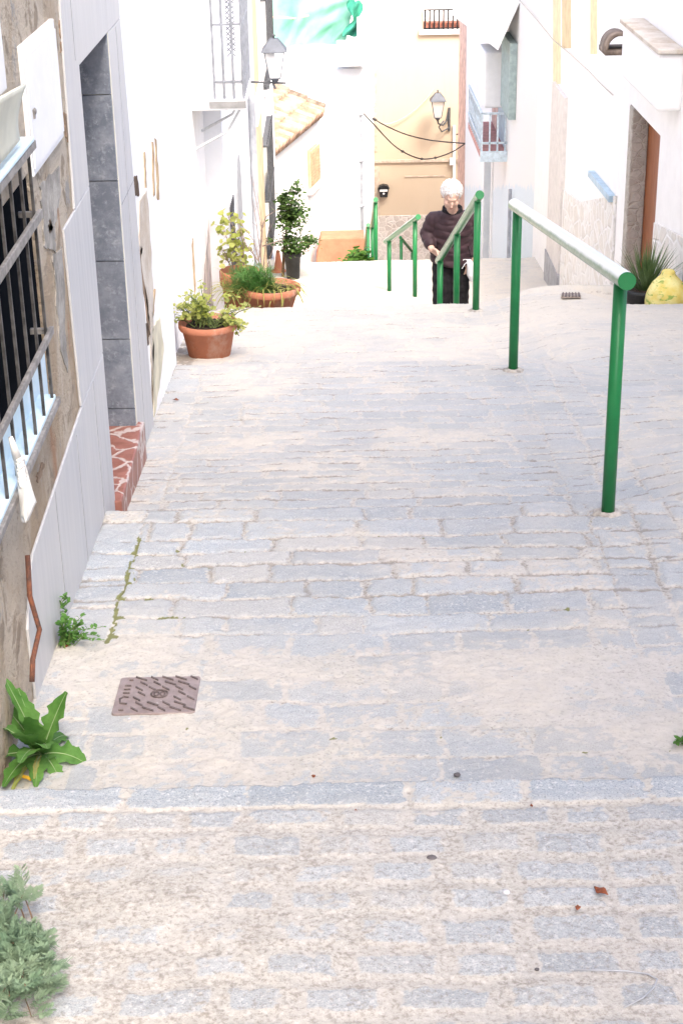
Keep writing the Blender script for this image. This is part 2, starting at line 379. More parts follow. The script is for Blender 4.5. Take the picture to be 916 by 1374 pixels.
M['yellow_filter'] = plain('yellow_filter_paper', (.75, .45, .04), .7, .1)
M['paper'] = plain('white_cigarette_paper', (.78, .76, .72), .8, .05)
M['dry_leaf'] = plain('dry_brown_leaf', (.28, .085, .04), .8, .3, 60)
M['shell'] = plain('brown_snail_shell', (.30, .17, .10), .4, .3, 50)
M['pebble'] = plain('pale_pebble', (.60, .61, .66), .6, .1)
M['dark_pebble'] = plain('dark_pebble', (.13, .12, .13), .7, .2)
M['asphalt'] = plain('hillside_earth', (.25, .21, .16), 1, .25, .3)

M['mortar'] = plain('pale_mortar', (.46, .43, .385), .95, .2, 40, bump=.6)
# ------------------------------------------------------------------ street of worn granite setts, one height-field mesh
NR = np.random.RandomState(5)
_T = NR.rand(512, 512)
def vnoise(x, y, s):
    x = x*s; y = y*s; xi = np.floor(x).astype(int); yi = np.floor(y).astype(int); fx = x-xi; fy = y-yi
    fx = fx*fx*(3-2*fx); fy = fy*fy*(3-2*fy)
    a = _T[xi % 512, yi % 512]; b = _T[(xi+1) % 512, yi % 512]; c = _T[xi % 512, (yi+1) % 512]; e = _T[(xi+1) % 512, (yi+1) % 512]
    return (a*(1-fx)+b*fx)*(1-fy) + (c*(1-fx)+e*fx)*fy
def fbm(x, y, s, o=4, g=.55):
    r = 0; w = 1; tot = 0
    for k in range(o):
        r = r + w*vnoise(x+17.3*k, y+9.1*k, s*2.03**k); tot += w; w *= g
    return r/tot
def setts(u, v, edges, lmin, lmax, seed, u0=-1.2, u1=3.0):
    """u across, v along; returns distance to the nearest stone edge, stone hash, local coords"""
    rs = np.random.RandomState(seed)
    row = np.clip(np.searchsorted(edges, v, side='right')-1, 0, len(edges)-2)
    e0 = edges[row]; e1 = edges[row+1]
    dist = np.minimum(v-e0, e1-v); setts.dv = dist.copy(); hid = np.zeros_like(u); lu = np.zeros_like(u)
    for r in range(len(edges)-1):
        m = row == r
        if not m.any():
            rs.rand(3); continue
        a, b = (lmin, lmax) if np.isscalar(lmin) else (lmin[r], lmax[r])
        k = int((u1-u0)/a)+3; L = rs.uniform(a, b, k); c = u0 - rs.rand()*b + np.concatenate([[0], np.cumsum(L)])
        uu = u[m]; i = np.clip(np.searchsorted(c, uu, side='right')-1, 0, k-1)
        q = np.minimum(uu-c[i], c[i+1]-uu); dist[m] = np.minimum(dist[m], q)
        hh = rs.rand(k+1); hid[m] = hh[i]; lu[m] = (uu-c[i])/np.maximum(c[i+1]-c[i], .01)
    return dist, hid, lu, (v-e0)/np.maximum(e1-e0, .01)
def row_edges(segs, seed):
    rs = np.random.RandomState(seed); e = [segs[0][0]]
    for a, b, p in segs:
        n = max(1, round((b-a)/p)); w = rs.uniform(.82, 1.18, n); w = w/w.sum()*(b-a)
        e += list(a+np.cumsum(w))
    return np.array(e)
def make_street():
    ys = np.concatenate([np.arange(-3, 1.7, .06), np.arange(1.7, 4, .006), np.arange(4, 6, .0075), np.arange(6, 8.6, .0105), np.arange(8.6, 11.7, .015), np.arange(11.7, 20, .03), np.arange(20, 31, .06), np.array([31, 36, 45, 60.])])
    xs = np.concatenate([np.arange(-1.0, 1.05, .0075), np.arange(1.05, 2.62, .0105)])
    X, Y = np.meshgrid(xs, ys); sh = X.shape; x = X.ravel(); y = Y.ravel()
    wu = (fbm(x, y, 7, 3)-.5)*.032 + (fbm(x+5, y, 34, 3)-.5)*.016
    wv = (fbm(x+40, y+3, 5, 3)-.5)*.034 + (fbm(x, y+31, 30, 3)-.5)*.015
    u = x+wu; v = y+wv
    EL = row_edges([(-3, 3.03, .112), (3.03, 3.15, .12), (3.15, 4.2, .15), (4.2, 5.15, .135), (5.15, 5.28, .13), (5.28, 8.0, .105), (8.0, 8.3, .15), (8.3, 11.12, .20), (11.12, 31, .18), (31, 60, 2)], 3)
    nr = len(EL)-1; mid = (EL[:-1]+EL[1:])/2
    lmin = np.where(mid < 3.03, .13, np.where(mid < 3.15, .26, np.where(mid < 4.2, .15, .14))); lmax = np.where(mid < 3.03, .21, np.where(mid < 3.15, .42, np.where(mid < 4.2, .30, .40)))
    dA, hA, luA, lvA = setts(u, v, EL, lmin, lmax, 4); dvA = setts.dv
    ER = row_edges([(-3, 3.03, .112), (3.03, 3.15, .12), (3.15, 31, .14), (31, 60, 2)], 8)
    dB, hB, luB, lvB = setts(u, v, ER, .14, .40, 9); dvB = setts.dv
    # stones laid lengthwise: the gutter course by the house fronts and the two courses that carry the rail
    EG = row_edges([(-3, 60, .24)], 12)
    dC, hC, luC, lvC = setts(np.where(u < 0, np.where(u < -.70, -.76, -.5), u), v, EG, 4, 5, 13)
    dC = np.minimum(dC, 1); gut = (u < -.69) & (y > 3.25); dg = np.minimum(np.abs(u+.69), np.abs(u+.86))
    EE = row_edges([(-3, 60, .20)], 15); de0, hE0, _, lvE0 = setts(np.full_like(u, 9.), v, EE, 30, 31, 16, 0, 20)
    EF = row_edges([(-3, 60, .22)], 18); de1, hE1, _, lvE1 = setts(np.full_like(u, 9.), v+.07, EF, 30, 31, 19, 0, 20)
    ln = .86 + .02*(y-5); c0, c1, c2 = ln, ln+.15, ln+.29
    inE0 = (u >= c0) & (u < c1) & (y > 4.0); inE1 = (u >= c1) & (u < c2) & (y > 4.0)
    right = u >= c2
    dist = np.where(right & (y > 4.2), dB, dA); hid = np.where(right & (y > 4.2), hB, hA); lv = np.where(right & (y > 4.2), lvB, lvA); lu = np.where(right & (y > 4.2), luB, luA)
    dist = np.where(inE0, np.minimum(de0, np.minimum(u-c0, c1-u)), dist); hid = np.where(inE0, hE0, hid); lv = np.where(inE0, lvE0, lv)
    dist = np.where(inE1, np.minimum(de1, np.minimum(u-c1, c2-u)), dist); hid = np.where(inE1, hE1, hid); lv = np.where(inE1, lvE1, lv)
    dist = np.where(right, np.minimum(dist, u-c2+.004), dist)
    dist = np.where(gut, np.minimum(dC, dg), dist); hid = np.where(gut, hC, hid); lv = np.where(gut, lvC, lv)
    n1 = fbm(x, y, 2.3, 4); n2 = fbm(x+9, y+4, 16, 4, .6); n3 = fbm(x+3, y+77, 70, 3, .6)
    # how far mortar has crept over the stones, by stretch of the street (worn differently each time it was repaired)
    zone = np.interp(y, [1.5, 2.2, 2.6, 2.95, 3.05, 3.2, 3.4, 4.1, 4.25, 5.2, 5.6, 6.6, 7.6, 8.3, 11, 12, 30], [.08, .13, .25, .27, .20, .36, .62, .66, .28, .22, .30, .38, .42, .40, .42, .6, .6])
    zone = zone + .14*smooth(.2, -.5, x)*smooth(3.0, 2.6, y)
    cov = np.clip(zone + (n1-.5)*1.25 + (n2-.5)*.55, 0, 1)
    gap = np.where(y < 3.0, .0155, .0085)*(.55+1.0*n1) + (n2-.5)*.012
    ed = dist + ((n2-.5)*.044 + (n3-.5)*.026)*np.where(y < 3.05, .6, 1)
    mask = smooth(gap, gap+.010, ed) * smooth(.80, .50, cov + (n3-.5)*.8 + (n2-.5)*.4 + (hid-.5)*.5)
    co_ = np.where(y < 3.05, .0, -.006); cmask = np.clip(smooth(gap+co_, gap+co_+.011, ed)*smooth(.80, .50, cov + (n3-.5)*.8 + (n2-.5)*.4 + (hid-.5)*.5), 0, 1)
    groove = (1-smooth(gap*.5, gap+.006, dist + (n3-.5)*.008))*smooth(.74, .40, cov)
    dvr = np.where(right & (y > 4.2), dvB, dvA); dash = smooth(.42, .60, fbm(x*1.0+8, y*1.6+3, 8.5, 3, .6))
    gr_row = (1-smooth(gap*.5, gap+.006, dvr + (n3-.5)*.010))*dash
    groove = np.where(y > 3.1, np.maximum(gr_row*smooth(.85, .5, cov), groove*np.interp(y, [3.1, 4.2, 4.4, 5.2, 6, 8], [.3, .4, .75, .7, .45, .4])), groove)
    joint = 1-smooth(gap*.6, gap+.010, dist)
    tilt = (hid-.5)*.016 + ((hid*7.13) % 1-.5)*.010*(lv-.5)
    z = ground_z(x, y + (fbm(x, y, 3.1, 3)-.5)*.016)
    relief = np.interp(y, [2.9, 3.05, 3.2, 4.1, 4.4, 5.2, 5.6, 8, 11, 11.2], [.13, .26, .2, .22, .50, .50, .36, .34, .3, .3])
    z = z + relief*(.0065*mask + tilt*.8*(.35+.65*mask)*(1-.75*smooth(.45, .8, cov)) - .013*groove) + ((n2-.5)*.009 + (n3-.5)*.0055)*np.where(y < 3.05, .6, 1) + (n1-.5)*.02
    # moss in the joints beside the gutter
    moss = smooth(.74, .84, fbm(x, y, 22, 4, .65)+.55*np.exp(-((x+.69+wu)/.016)**2)*smooth(4.05, 4.2, y)*smooth(5.1, 4.9, y)+.12*joint*np.exp(-((x+.60)/.16)**2)*smooth(4.0, 4.2, y)*smooth(5.3, 5.0, y)) * (joint*.85+.15)
    moss = np.clip(moss, 0, 1)*smooth(3.0, 3.3, y)*smooth(6.0, 5.2, y)
    dirtz = np.interp(y, [1.5, 2.0, 2.6, 3.0, 3.05, 3.3, 4.15, 4.3, 5.2, 7, 11, 30], [.38, .46, .58, .50, .25, .15, .15, .55, .55, .4, .3, .4])
    dirt = np.clip(smooth(.50, .70, fbm(x+60, y, 5.5, 5, .7)*.35+n2*.45+n3*.22 + (dirtz-.45)*.55 + .14*smooth(.1, -.5, x)*smooth(3.05, 2.7, y))*(1-.82*mask)*np.where(y < 3.05, 1, .55), 0, 1)
    dirt = np.maximum(dirt*np.where(y < 3.05, .55, .68), groove*np.interp(y, [3, 4.2, 4.5, 5.3, 6, 8, 11], [.45, .6, 1., 1., .95, .9, .8]))
    wall_dirt = np.exp(-(x+.85)/.035)*.5*(n2 > .48); dirt = np.clip(dirt+wall_dirt, 0, 1)
    film = np.clip(np.interp(y, [2.9, 3.1, 3.4, 4.2, 4.4, 5.2, 6, 8, 9, 12], [.0, .05, .42, .45, .30, .36, .5, .6, .75, .8])+(n1-.5)*.7+(n2-.5)*.35+(x > 1.2)*.12*(y > 4), 0, .92)
    me = bpy.data.meshes.new('street'); ny, nx = sh
    co = np.stack([x, y, z], 1).astype(np.float32)
    idx = np.arange(ny*nx).reshape(ny, nx)
    f = np.stack([idx[:-1, :-1], idx[:-1, 1:], idx[1:, 1:], idx[1:, :-1]], -1).reshape(-1, 4)
    me.vertices.add(len(co)); me.vertices.foreach_set('co', co.ravel())
    me.loops.add(f.size); me.loops.foreach_set('vertex_index', f.ravel().astype(np.int32))
    me.polygons.add(len(f)); me.polygons.foreach_set('loop_start', np.arange(0, f.size, 4, dtype=np.int32)); me.polygons.foreach_set('loop_total', np.full(len(f), 4, np.int32))
    me.update(calc_edges=True); me.validate()
    me.polygons.foreach_set('use_smooth', np.ones(len(f), bool))
    for nme, arr in (('stone', cmask), ('tint', hid), ('dirt', dirt), ('moss', moss), ('film', film), ('near', smooth(3.12, 2.95, y + (n1-.5)*.1))):
        a = me.attributes.new(nme, 'FLOAT', 'POINT'); a.data.foreach_set('value', arr.astype(np.float32))
    t = NT('worn_granite_setts')
    st, ti, di, mo = t.attr('stone'), t.attr('tint'), t.attr('dirt'), t.attr('moss')
    sp1 = t.noise(260, 3, .7); sp2 = t.noise(95, 4, .65); mid = t.noise(28, 4, .6); big = t.noise(2.2, 4, .6)
    stone = t.mix(ti, STONE_A, STONE_B); stone = t.mix(t.rng(t.ma('FRACT', t.ma('MULTIPLY', ti, 7.7)), .8, .95, 0, .6), stone, STONE_C)
    stone = t.mix(t.rng(sp1, .50, .68, 0, .85), stone, tuple(c*.42 for c in STONE_A)); stone = t.mix(t.rng(sp2, .54, .66, 0, .7), stone, (.60, .60, .60))
    mort = t.mix(t.rng(mid, .3, .7), MORT_A, MORT_B); mort = t.mix(t.rng(sp2, .52, .66, 0, .75), mort, tuple(c*.58 for c in MORT_A)); mort = t.mix(t.rng(sp1, .58, .74, 0, .6), mort, (.62, .58, .52))
    mort = t.mix(t.rng(big, .35, .65, 0, .4), mort, (.50, .47, .44))
    mort = t.mix(t.rng(t.attr('film'), .35, .85, 0, .75), mort, (.57, .525, .45)); stone = t.mix(t.attr('film'), stone, mort)
    c = t.mix(t.rng(t.ma('ADD', st, t.ma('MULTIPLY', t.ma('SUBTRACT', sp2, .5), .9)), .25, .75), mort, stone)
    nr_ = t.attr('near'); spk = t.noise(75, 5, .75)
    c = t.mix(t.ma('MULTIPLY', nr_, .30), c, (.405, .40, .39)); c = t.mix(t.ma('MULTIPLY', t.rng(spk, .50, .64), t.ma('MULTIPLY', nr_, .62)), c, (.235, .215, .19)); c = t.mix(t.ma('MULTIPLY', t.rng(spk, .44, .36), t.ma('MULTIPLY', nr_, .5)), c, (.60, .59, .57))
    grain = t.ma('ADD', t.ma('ADD', di, t.ma('MULTIPLY', t.ma('SUBTRACT', sp2, .5), 1.5)), t.ma('MULTIPLY', t.ma('SUBTRACT', mid, .5), .9))
    c = t.mix(t.rng(grain, .30, 1.0, 0, .78), c, DIRT)
    c = t.mix(t.rng(t.ma('ADD', mo, t.ma('MULTIPLY', t.ma('SUBTRACT', sp2, .5), .8)), .35, .75, 0, .9), c, (.15, .16, .045))
    h = t.ma('ADD', t.ma('MULTIPLY', sp2, .7), t.ma('MULTIPLY', sp1, .4)); h = t.ma('ADD', h, t.ma('MULTIPLY', mid, .8))
    t.bsdf(c, .86, t.bump(h, .55, .006), 0, .2)
    me.materials.append(t.m)
    ob = bpy.data.objects.new('street', me); COL.objects.link(ob); tag(ob, 'street paved with worn pale granite setts stepping downhill between the houses', 'street', kind='structure')
STONE_A, STONE_B, STONE_C, MORT_A, MORT_B, DIRT = (.305, .342, .372), (.405, .44, .465), (.47, .45, .415), (.43, .412, .37), (.515, .494, .452), (.235, .212, .185)
make_street()
g = MB(); g.quad((-400, -400, -16.5), (400, -400, -16.5), (400, 800, -16.5), (-400, 800, -16.5))
tag(g.build('ground', M['asphalt']), 'dry earth of the hillside below the houses', 'ground', kind='structure')
# ------------------------------------------------------------------ houses
def wall_box(mb, side, X, y0, y1, z0, z1, holes, thick=.30, depth=.28, body=5.0):
    """house block with a street front at x=X (side -1: block lies at x<X); holes = (y0,y1,z0,z1,depth) are recesses in the front"""
    s = side; ysc = sorted({y0, y1, *[q for hh in holes for q in hh[:2]]}); zsc = sorted({z0, z1, *[q for hh in holes for q in hh[2:4]]})
    for a, b in zip(ysc, ysc[1:]):
        for c, e in zip(zsc, zsc[1:]):
            my, mz = (a+b)/2, (c+e)/2
            if any(hh[0] < my < hh[1] and hh[2] < mz < hh[3] for hh in holes): continue
            mb.quad((X, a, c), (X, b, c), (X, b, e), (X, a, e))
    for (a, b, c, e, dp) in holes:
        x1 = X + s*dp
        mb.quad((X, a, c), (x1, a, c), (x1, a, e), (X, a, e)); mb.quad((X, b, c), (x1, b, c), (x1, b, e), (X, b, e))
        mb.quad((X, a, c), (X, b, c), (x1, b, c), (x1, a, c)); mb.quad((X, a, e), (X, b, e), (x1, b, e), (x1, a, e))
        mb.quad((x1, a, c), (x1, b, c), (x1, b, e), (x1, a, e))
    xb = X + s*body
    mb.quad((X, y0, z0), (xb, y0, z0), (xb, y0, z1), (X, y0, z1)); mb.quad((X, y1, z0), (xb, y1, z0), (xb, y1, z1), (X, y1, z1))
    mb.quad((xb, y0, z0), (xb, y1, z0), (xb, y1, z1), (xb, y0, z1)); mb.quad((X, y0, z1), (X, y1, z1), (xb, y1, z1), (xb, y0, z1)); mb.quad((X, y0, z0), (X, y1, z0), (xb, y1, z0), (xb, y0, z0))
    return mb
def patch(side, X, pts, th=.006):
    """flat patch of render proud of a street front; pts are (px, py) surveyed on that front"""
    return MB().prism([onX(a, b, X) for a, b in pts], (-side*th, 0, 0))
def rag(pts, amp=.012, n=5, seed=1):
    """ragged outline"""
    r = random.Random(seed); out = []
    for i, a in enumerate(pts):
        b = pts[(i+1) % len(pts)]
        for k in range(n):
            t = k/n; out.append((a[0]+(b[0]-a[0])*t + (r.uniform(-1, 1)*amp if k else 0), a[1]+(b[1]-a[1])*t + (r.uniform(-1, 1)*amp*3 if k else 0)))
    return out
# --- the rough tan house on the left with the tiled doorway
tan_h = empty('house', (XL, 3.0, -2.1), 'rough tan rendered house on the left with barred window and grey tiled doorway', 'house')
DY0, DY1, DZ0, DZ1 = 5.50, 6.27, -2.44, -.86
WY0, WY1, WZ0, WZ1 = 2.85, 4.27, -1.585, -.865
HY1, HZ0, HZ1 = 4.475, -1.70, -.985      # the opening behind the grille
mb = wall_box(MB(), -1, XL, -3.0, 6.62, -2.75, 2.6, [(DY0, DY1, DZ0, DZ1, .55), (WY0, HY1, HZ0, HZ1, .014)])
mb.build('wall', M['tan_wall'], tan_h)
def yz(pts): return [Vector((XL, y, z)) for y, z in pts]
clad = MB(); TH = .009
def bandp(pts): clad.prism(yz(pts), (TH, 0, 0))
bandp([(5.16, -1.26), (DY0, -1.26), (DY0, 0.2), (5.30, .2)])            # near jamb, upper
bandp([(4.92, -1.262), (DY0, -1.262), (DY0, -1.86), (4.95, -1.86)])
bandp([(3.96, -1.915), (4.95, -1.863), (DY0, -1.863), (DY0, -2.70), (3.82, -2.70), (3.80, -2.06), (3.90, -1.95)])
bandp([(DY0, DZ1+.002), (DY1, DZ1+.002), (DY1, .2), (DY0, .2)])
bandp([(DY1, DZ1+.002), (6.66, DZ1+.002), (6.62, .2), (DY1, .2)])
bandp([(DY1, -2.75), (6.84, -2.75), (6.74, -1.6), (6.66, DZ1), (DY1, DZ1)])
clad.build('tile_cladding', M['tile'], tan_h, bevel=.003)
jm = plain('tile_joint_grout', (.33, .33, .335), .9)
for bx_ in ((4.35, 4.353, -2.70, -1.9), (4.8, 4.803, -2.7, -1.9), (5.22, 5.223, -2.72, -1.87), (6.5, 6.503, -2.75, -.87), (5.42, 5.423, -.83, .2), (5.32, 6.58, -.62, -.617), (6.285, 6.72, -1.52, -1.517)):
    MB().box(XL+TH, XL+TH+.0012, *bx_).build('tile_joint', jm, tan_h)
sl = MB()
zz = [-2.445, -2.36, -2.06, -1.735, -1.415, -1.085, DZ1-.001]
for a, b in zip(zz, zz[1:]): sl.box(XL-.54, XL+TH-.004, DY1-.022, DY1-.002, a+.002, b-.002)
sl.build('door_reveal', M['slate'], tan_h, bevel=.0015)
MB().box(XL-.56, XL+TH-.002, DY1-.003, DY1+.004, DZ0, DZ1).build('reveal_trim', M['cream'], tan_h)
dr = MB().box(XL-.545, XL-.50, DY0+.01, DY1-.025, DZ0+.005, DZ1-.005).build('door', plain('brown_house_door', (.12, .06, .03), .5), tan_h)
MB().ell((XL-.485, DY0+.12, -1.75), (.02, .02, .02)).build('handle', M['bar_metal'], dr)
stp = MB().box(XL-.49, XL+.035, DY0-.02, DY1+.03, -2.75, DZ0+.004); stp.build('doorstep', M['red_tile'], tan_h, bevel=.006)
# exposed strip, barred window
wf = MB()
wf.box(XL-.01, XL+.058, WY0-.04, WY1+.03, WZ1+.001, WZ1+.014); wf.box(XL-.006, XL+.045, WY0-.04, WY1+.05, WZ0-.05, WZ0+.003)
wf.box(XL-.007, XL+.005, WY0+.003, WY0+.05, WZ0+.004, WZ1-.004)
win = MB().box(XL-.013, XL-.008, WY0+.002, HY1-.002, HZ0+.002, HZ1-.002).build('window', M['glass'], tan_h)
wf.build('window_frame', M['sky_paint'], win, bevel=.004)
pan = MB().box(XL-.0075, XL-.003, WY0+.05, HY1-.006, HZ0+.004, -1.475); pan.build('window_panel', M['sky_paint'], win, bevel=.003)
gr = MB(); gx = XL+.05
for zc, w in ((WZ1-.012, .022), (-1.065, .026), (-1.395, .022), (WZ0-.018, .02)): gr.box(gx-.006, gx+.006, WY0-.06, WY1+.06, zc-w/2, zc+w/2)
for zc in (WZ1-.012, -1.065, -1.395): 
    for yy in (WY0-.05, WY1+.05): gr.box(XL-.02, gx, yy-.008, yy+.008, zc-.008, zc+.008)
gr.build('window_grille', M['bar_metal'], tan_h, bevel=.002)
k = 0
for yy in np.arange(WY1+.02-.14*10, WY1+.03, .14):
    b = MB().box(gx-.014, gx-.0065, yy-.005, yy+.005, WZ0-.03, WZ1-.01); b.build('window_bar', M['bar_dark'], tan_h); k += 1
for nm, pts, mm, sd_ in (('bare_patch', [(52, 250), (78, 222), (80, 262), (72, 300), (74, 340), (58, 330), (56, 290)], 'cement', 31), ('bare_patch', [(34, 110), (40, 100), (44, 190), (38, 180)], 'cement', 32),
                        ('crack', [(79, 25), (83, 28), (84, 72), (81, 66)], 'peel_dark', 33), ('crack', [(85, 150), (89, 155), (90, 190), (87, 182)], 'peel_dark', 34), ('bare_patch', [(70, 340), (82, 330), (86, 420), (90, 500), (80, 470), (74, 400)], 'cement', 35),
                        ('crack', [(62, 300), (66, 292), (70, 306), (66, 312)], 'peel_dark', 36), ('crack', [(48, 640), (56, 620), (58, 626), (50, 648)], 'peel_dark', 37)):
    patch(-1, XL, rag(pts, 1.2, 6, sd_), .0035).build(nm, M[mm], tan_h)
# things on the tan house
cy0, cy1, cz0, cz1 = 4.49, 5.05, -1.003, -.648
cab = empty('meter_cabinet', (XL+.02, 4.8, -1.0), 'white enamelled meter cabinet with a small lock on the rough tan wall', 'meter cabinet')
MB().box(XL-.01, XL+.012, cy0, cy1, cz0, cz1).build('case', M['white_metal'], cab, bevel=.004)
dr = MB().box(XL+.0125, XL+.017, cy0+.008, cy1-.012, cz0+.02, cz1-.028).build('door', M['white_metal'], cab, bevel=.003)
MB().box(XL+.016, XL+.022, cy0+.045, cy0+.058, -.85, -.825).ell((XL+.022, cy0+.051, -.83), (.005, .010, .010)).build('lock', M['bar_metal'], dr)
bl = MB(); N = 12
q00, q10, q01, q11 = onX(-40, 262, -.81), onX(23, 187, -.81), onX(-40, 150, -.775), onX(31, 112, -.775)
for i in range(N+1):
    for k in range(N+1):
        a, b = i/N, k/N; p = q00.lerp(q10, b).lerp(q01.lerp(q11, b), a); bl.v.append(p+Vector((-.008*sin(pi*a), -.02*sin(pi*a)*b, 0)))
bl.f = [(i*(N+1)+k, i*(N+1)+k+1, (i+1)*(N+1)+k+1, (i+1)*(N+1)+k) for i in range(N) for k in range(N)]
o = bl.build('awning', M['cream'], None, True, loc=(XL, 3.8, -.9)); sd = o.modifiers.new('thick', 'SOLIDIFY'); sd.thickness = .008
tag(o, 'curved cream plastic awning sheet above the barred window', 'awning')
o = MB().box(XL+.001, XL+.03, 3.2, onX(9, 110, XL+.03).y, onX(9, 120, XL+.03).z, .5).build('wall_panel', M['white_metal'], None, bevel=.004, loc=(XL, 3.9, -.5)); tag(o, 'white flat panel fixed on tan wall above the cream awning', 'panel')
c = onX(26, 640, XL+.062)
def rag_f(u, v):
    a = (u-.5)*2; sp = .010+.055*v**1.3; 
    return (c.x+.004+.012*sin(7*u+2.5*v)+.010*v, c.y+a*sp+.012*sin(5*v+3*u)*v, c.z+.045-.155*v+.012*sin(11*u)*v+.02*abs(a)*v)
rg = MB(); rg.v = [Vector(rag_f(i/24, k/20)) for k in range(21) for i in range(25)]; rg.f = [(k*25+i, k*25+i+1, (k+1)*25+i+1, (k+1)*25+i) for k in range(20) for i in range(24)]
for k in range(9): rg.tube([c+Vector((.004*sin(k), .012*cos(k*1.7), .05-.008*k)), c+Vector((.012, .006*sin(k*2.1), .048-.008*k)), c+Vector((.002, -.016, .046-.008*k))], .007, 6)
rg.tube([c+Vector((-.008, -.012, .11)), c+Vector((0, 0, .05))], [.006, .012], 8)
o = rg.build('rag', M['cloth'], None, True, loc=c); sm = o.modifiers.new('thick', 'SOLIDIFY'); sm.thickness = .003; tag(o, 'crumpled white rag knotted to the bottom of the window grille', 'rag')
rp = MB().tube([onX(37, 745, XL+.03), onX(40, 800, XL+.035), onX(53, 845, XL+.035), onX(44, 885, XL+.03), onX(43, 915, XL+.03)], .007, 8)
o = rp.build('pipe', M['rust'], None, True, loc=onX(43, 915, XL)); tag(o, 'thin bent rusty pipe at the foot of the tan wall', 'pipe')

# --- white peeling house on the left
wh = empty('house', (XL, 9.0, -2.9), 'white peeling rendered house on the left with iron balcony', 'house')
SY0, SY1, SZ0, SZ1 = 11.03, 11.24, -2.95, -2.29; XW = -.985
mb = wall_box(MB(), -1, XW, 8.051, 12.3, -4.6, 1.2, [(SY0, SY1, SZ0, SZ1, .2)]); wall_box(mb, -1, XL, 6.625, 8.05, -3.6, 1.2, []); mb.build('wall', M['white_wall'], wh)
f_ = MB().box(XW-.19, XW-.17, SY0+.002, SY1-.002, SZ0+.002, SZ1-.002).build('window', M['glass'], wh)
b_ = MB()
for k in range(3): b_.box(XW-.05, XW-.04, SY0+.03+.06*k, SY0+.04+.06*k, SZ0, SZ1)
b_.build('window_bar', M['bar_metal'], f_)
for nm, pts, mm, sd_ in (('bare_patch', [(186, 270), (196, 255), (200, 300), (205, 400), (206, 470), (203, 560), (205, 520), (197, 420), (186, 330)], 'peeled', 1),
                        ('bare_patch', [(270, 405), (280, 285), (288, 320), (291, 385), (286, 410)], 'peel_pink', 2),
                        ('bare_patch', [(176, 240), (183, 235), (186, 262), (180, 262)], 'hole', 3),
                        ('bare_patch', [(193, 440), (198, 430), (199, 460), (194, 470)], 'hole', 4),
                        ('bare_patch', [(203, 190), (205, 190), (207, 262), (205, 262)], 'peel_ochre', 5),
                        ('bare_patch', [(282, 100), (286, 98), (287, 118), (283, 120)], 'peel_ochre', 6),
                        ('bare_patch', [(228, 420), (231, 420), (234, 470), (229, 488)], 'peel_ochre', 8),
                        ('crack', [(207, 185), (209, 187), (212, 232), (213, 268), (210, 266), (209, 230)], 'peel_ochre', 11),
                        ('crack', [(188, 330), (190, 332), (188, 350), (198, 410), (201, 450), (198, 452), (195, 412), (185, 350)], 'peel_dark', 12),
                        ('crack', [(206, 388), (208, 388), (205, 424), (203, 424)], 'peel_ochre', 13),
                        ('bare_patch', [(203, 440), (214, 425), (219, 470), (213, 520), (206, 560), (204, 500)], 'peel_pale', 14),
                        ('crack', [(192, 205), (194, 205), (196, 250), (194, 252)], 'peel_ochre', 15),
                        ('bare_patch', [(257, 330), (259, 318), (262, 380), (261, 395)], 'peel_ochre', 7)):
    patch(-1, XL if pts[0][0] < 225 else XW, rag(pts, .6, 5, sd_), .004).build(nm, M[mm], wh)
bc = MB(); by0, by1, bz = 11.35, 12.25, -2.02
bal = MB().box(XW-.02, -.612, by0, by1, bz-.075, bz); bal = bal.build('balcony', M['white_paint'], wh, bevel=.01)
slabs = MB().box(XL-.01, -.607, by0-.004, by0+.02, bz-.06, bz-.012).build('slab_edge', plain('grey_slab_edge', (.27, .27, .265), .8), bal)
rl = MB()
for x in np.linspace(XL+.03, -.62, 4):
    rl.tube([(x, by0+.02, bz), (x, by0+.02, bz+.95)], .009, 6)
for y in np.linspace(by0+.02, by1-.03, 9): rl.tube([(-.62, y, bz), (-.62, y, bz+.95)], .007, 6)
for zz_ in (.12, .50, .95):
    rl.tube([(XL+.02, by0+.02, bz+zz_), (-.62, by0+.02, bz+zz_), (-.62, by1, bz+zz_)], .008, 6)
rl.build('railing', M['pale_rail'], bal)
pn = MB().box(XL+.04, -.63, by0+.03, by0+.04, bz+.02, bz+.26); pn.build('infill_panel', M['white_paint'], bal)
lat = MB(); 
for k in range(14):
    for s_ in (-.03, .03): lat.tube([(XL+.155-s_, by0+.06, bz+.28+.035*k), (XL+.155+s_, by0+.06, bz+.34+.035*k)], .0035, 4)
lat.build('lattice', M['pipe_dark'], bal)
for y in (by0+.1, by1-.15): MB().tube([(XW, y, bz-.36), (XL+.10, y, bz-.24), (-.65, y, bz-.08)], .010, 6).build('balcony_bracket', M['white_iron'], bal)

# --- cool white house with the arched door, then the tan one with grilles
cw = empty('house', (XL, 14, -4.8), 'cool white house with arched grey door beyond the balcony', 'house')
AY0, AY1 = 13.7, 14.35
mb = wall_box(MB(), -1, XL, 12.302, 17.0, -5.6, .4, [(AY0, AY1, -5.0, -3.25, .16), (12.62, 12.95, -4.0, -3.1, .14)]); mb.build('wall', M['cool_wall'], cw)
ad = MB(); cyA = (AY0+AY1)/2
for sgn in (0,):
    poly = [(AY0, -5.0), (AY1, -5.0), (AY1, -3.25)] + [(cyA+(AY1-cyA)*cos(a), -3.25+.28*sin(a)) for a in np.linspace(.1, pi-.1, 12)] + [(AY0, -3.25)]
    ad.prism([Vector((XL-.02, y, z)) for y, z in poly], (.035, 0, 0))
ad.build('door', plain('grey_arched_door', (.36, .37, .39), .8, .12), cw)
gw = MB().box(XL-.14, XL-.12, 12.62, 12.95, -4.0, -3.1).build('window', M['glass'], cw)
g_ = MB()
for k in range(7): g_.tube([(XL+.02, 12.60+.07*k, -4.02), (XL+.02, 12.60+.07*k, -3.08)], .006, 5)
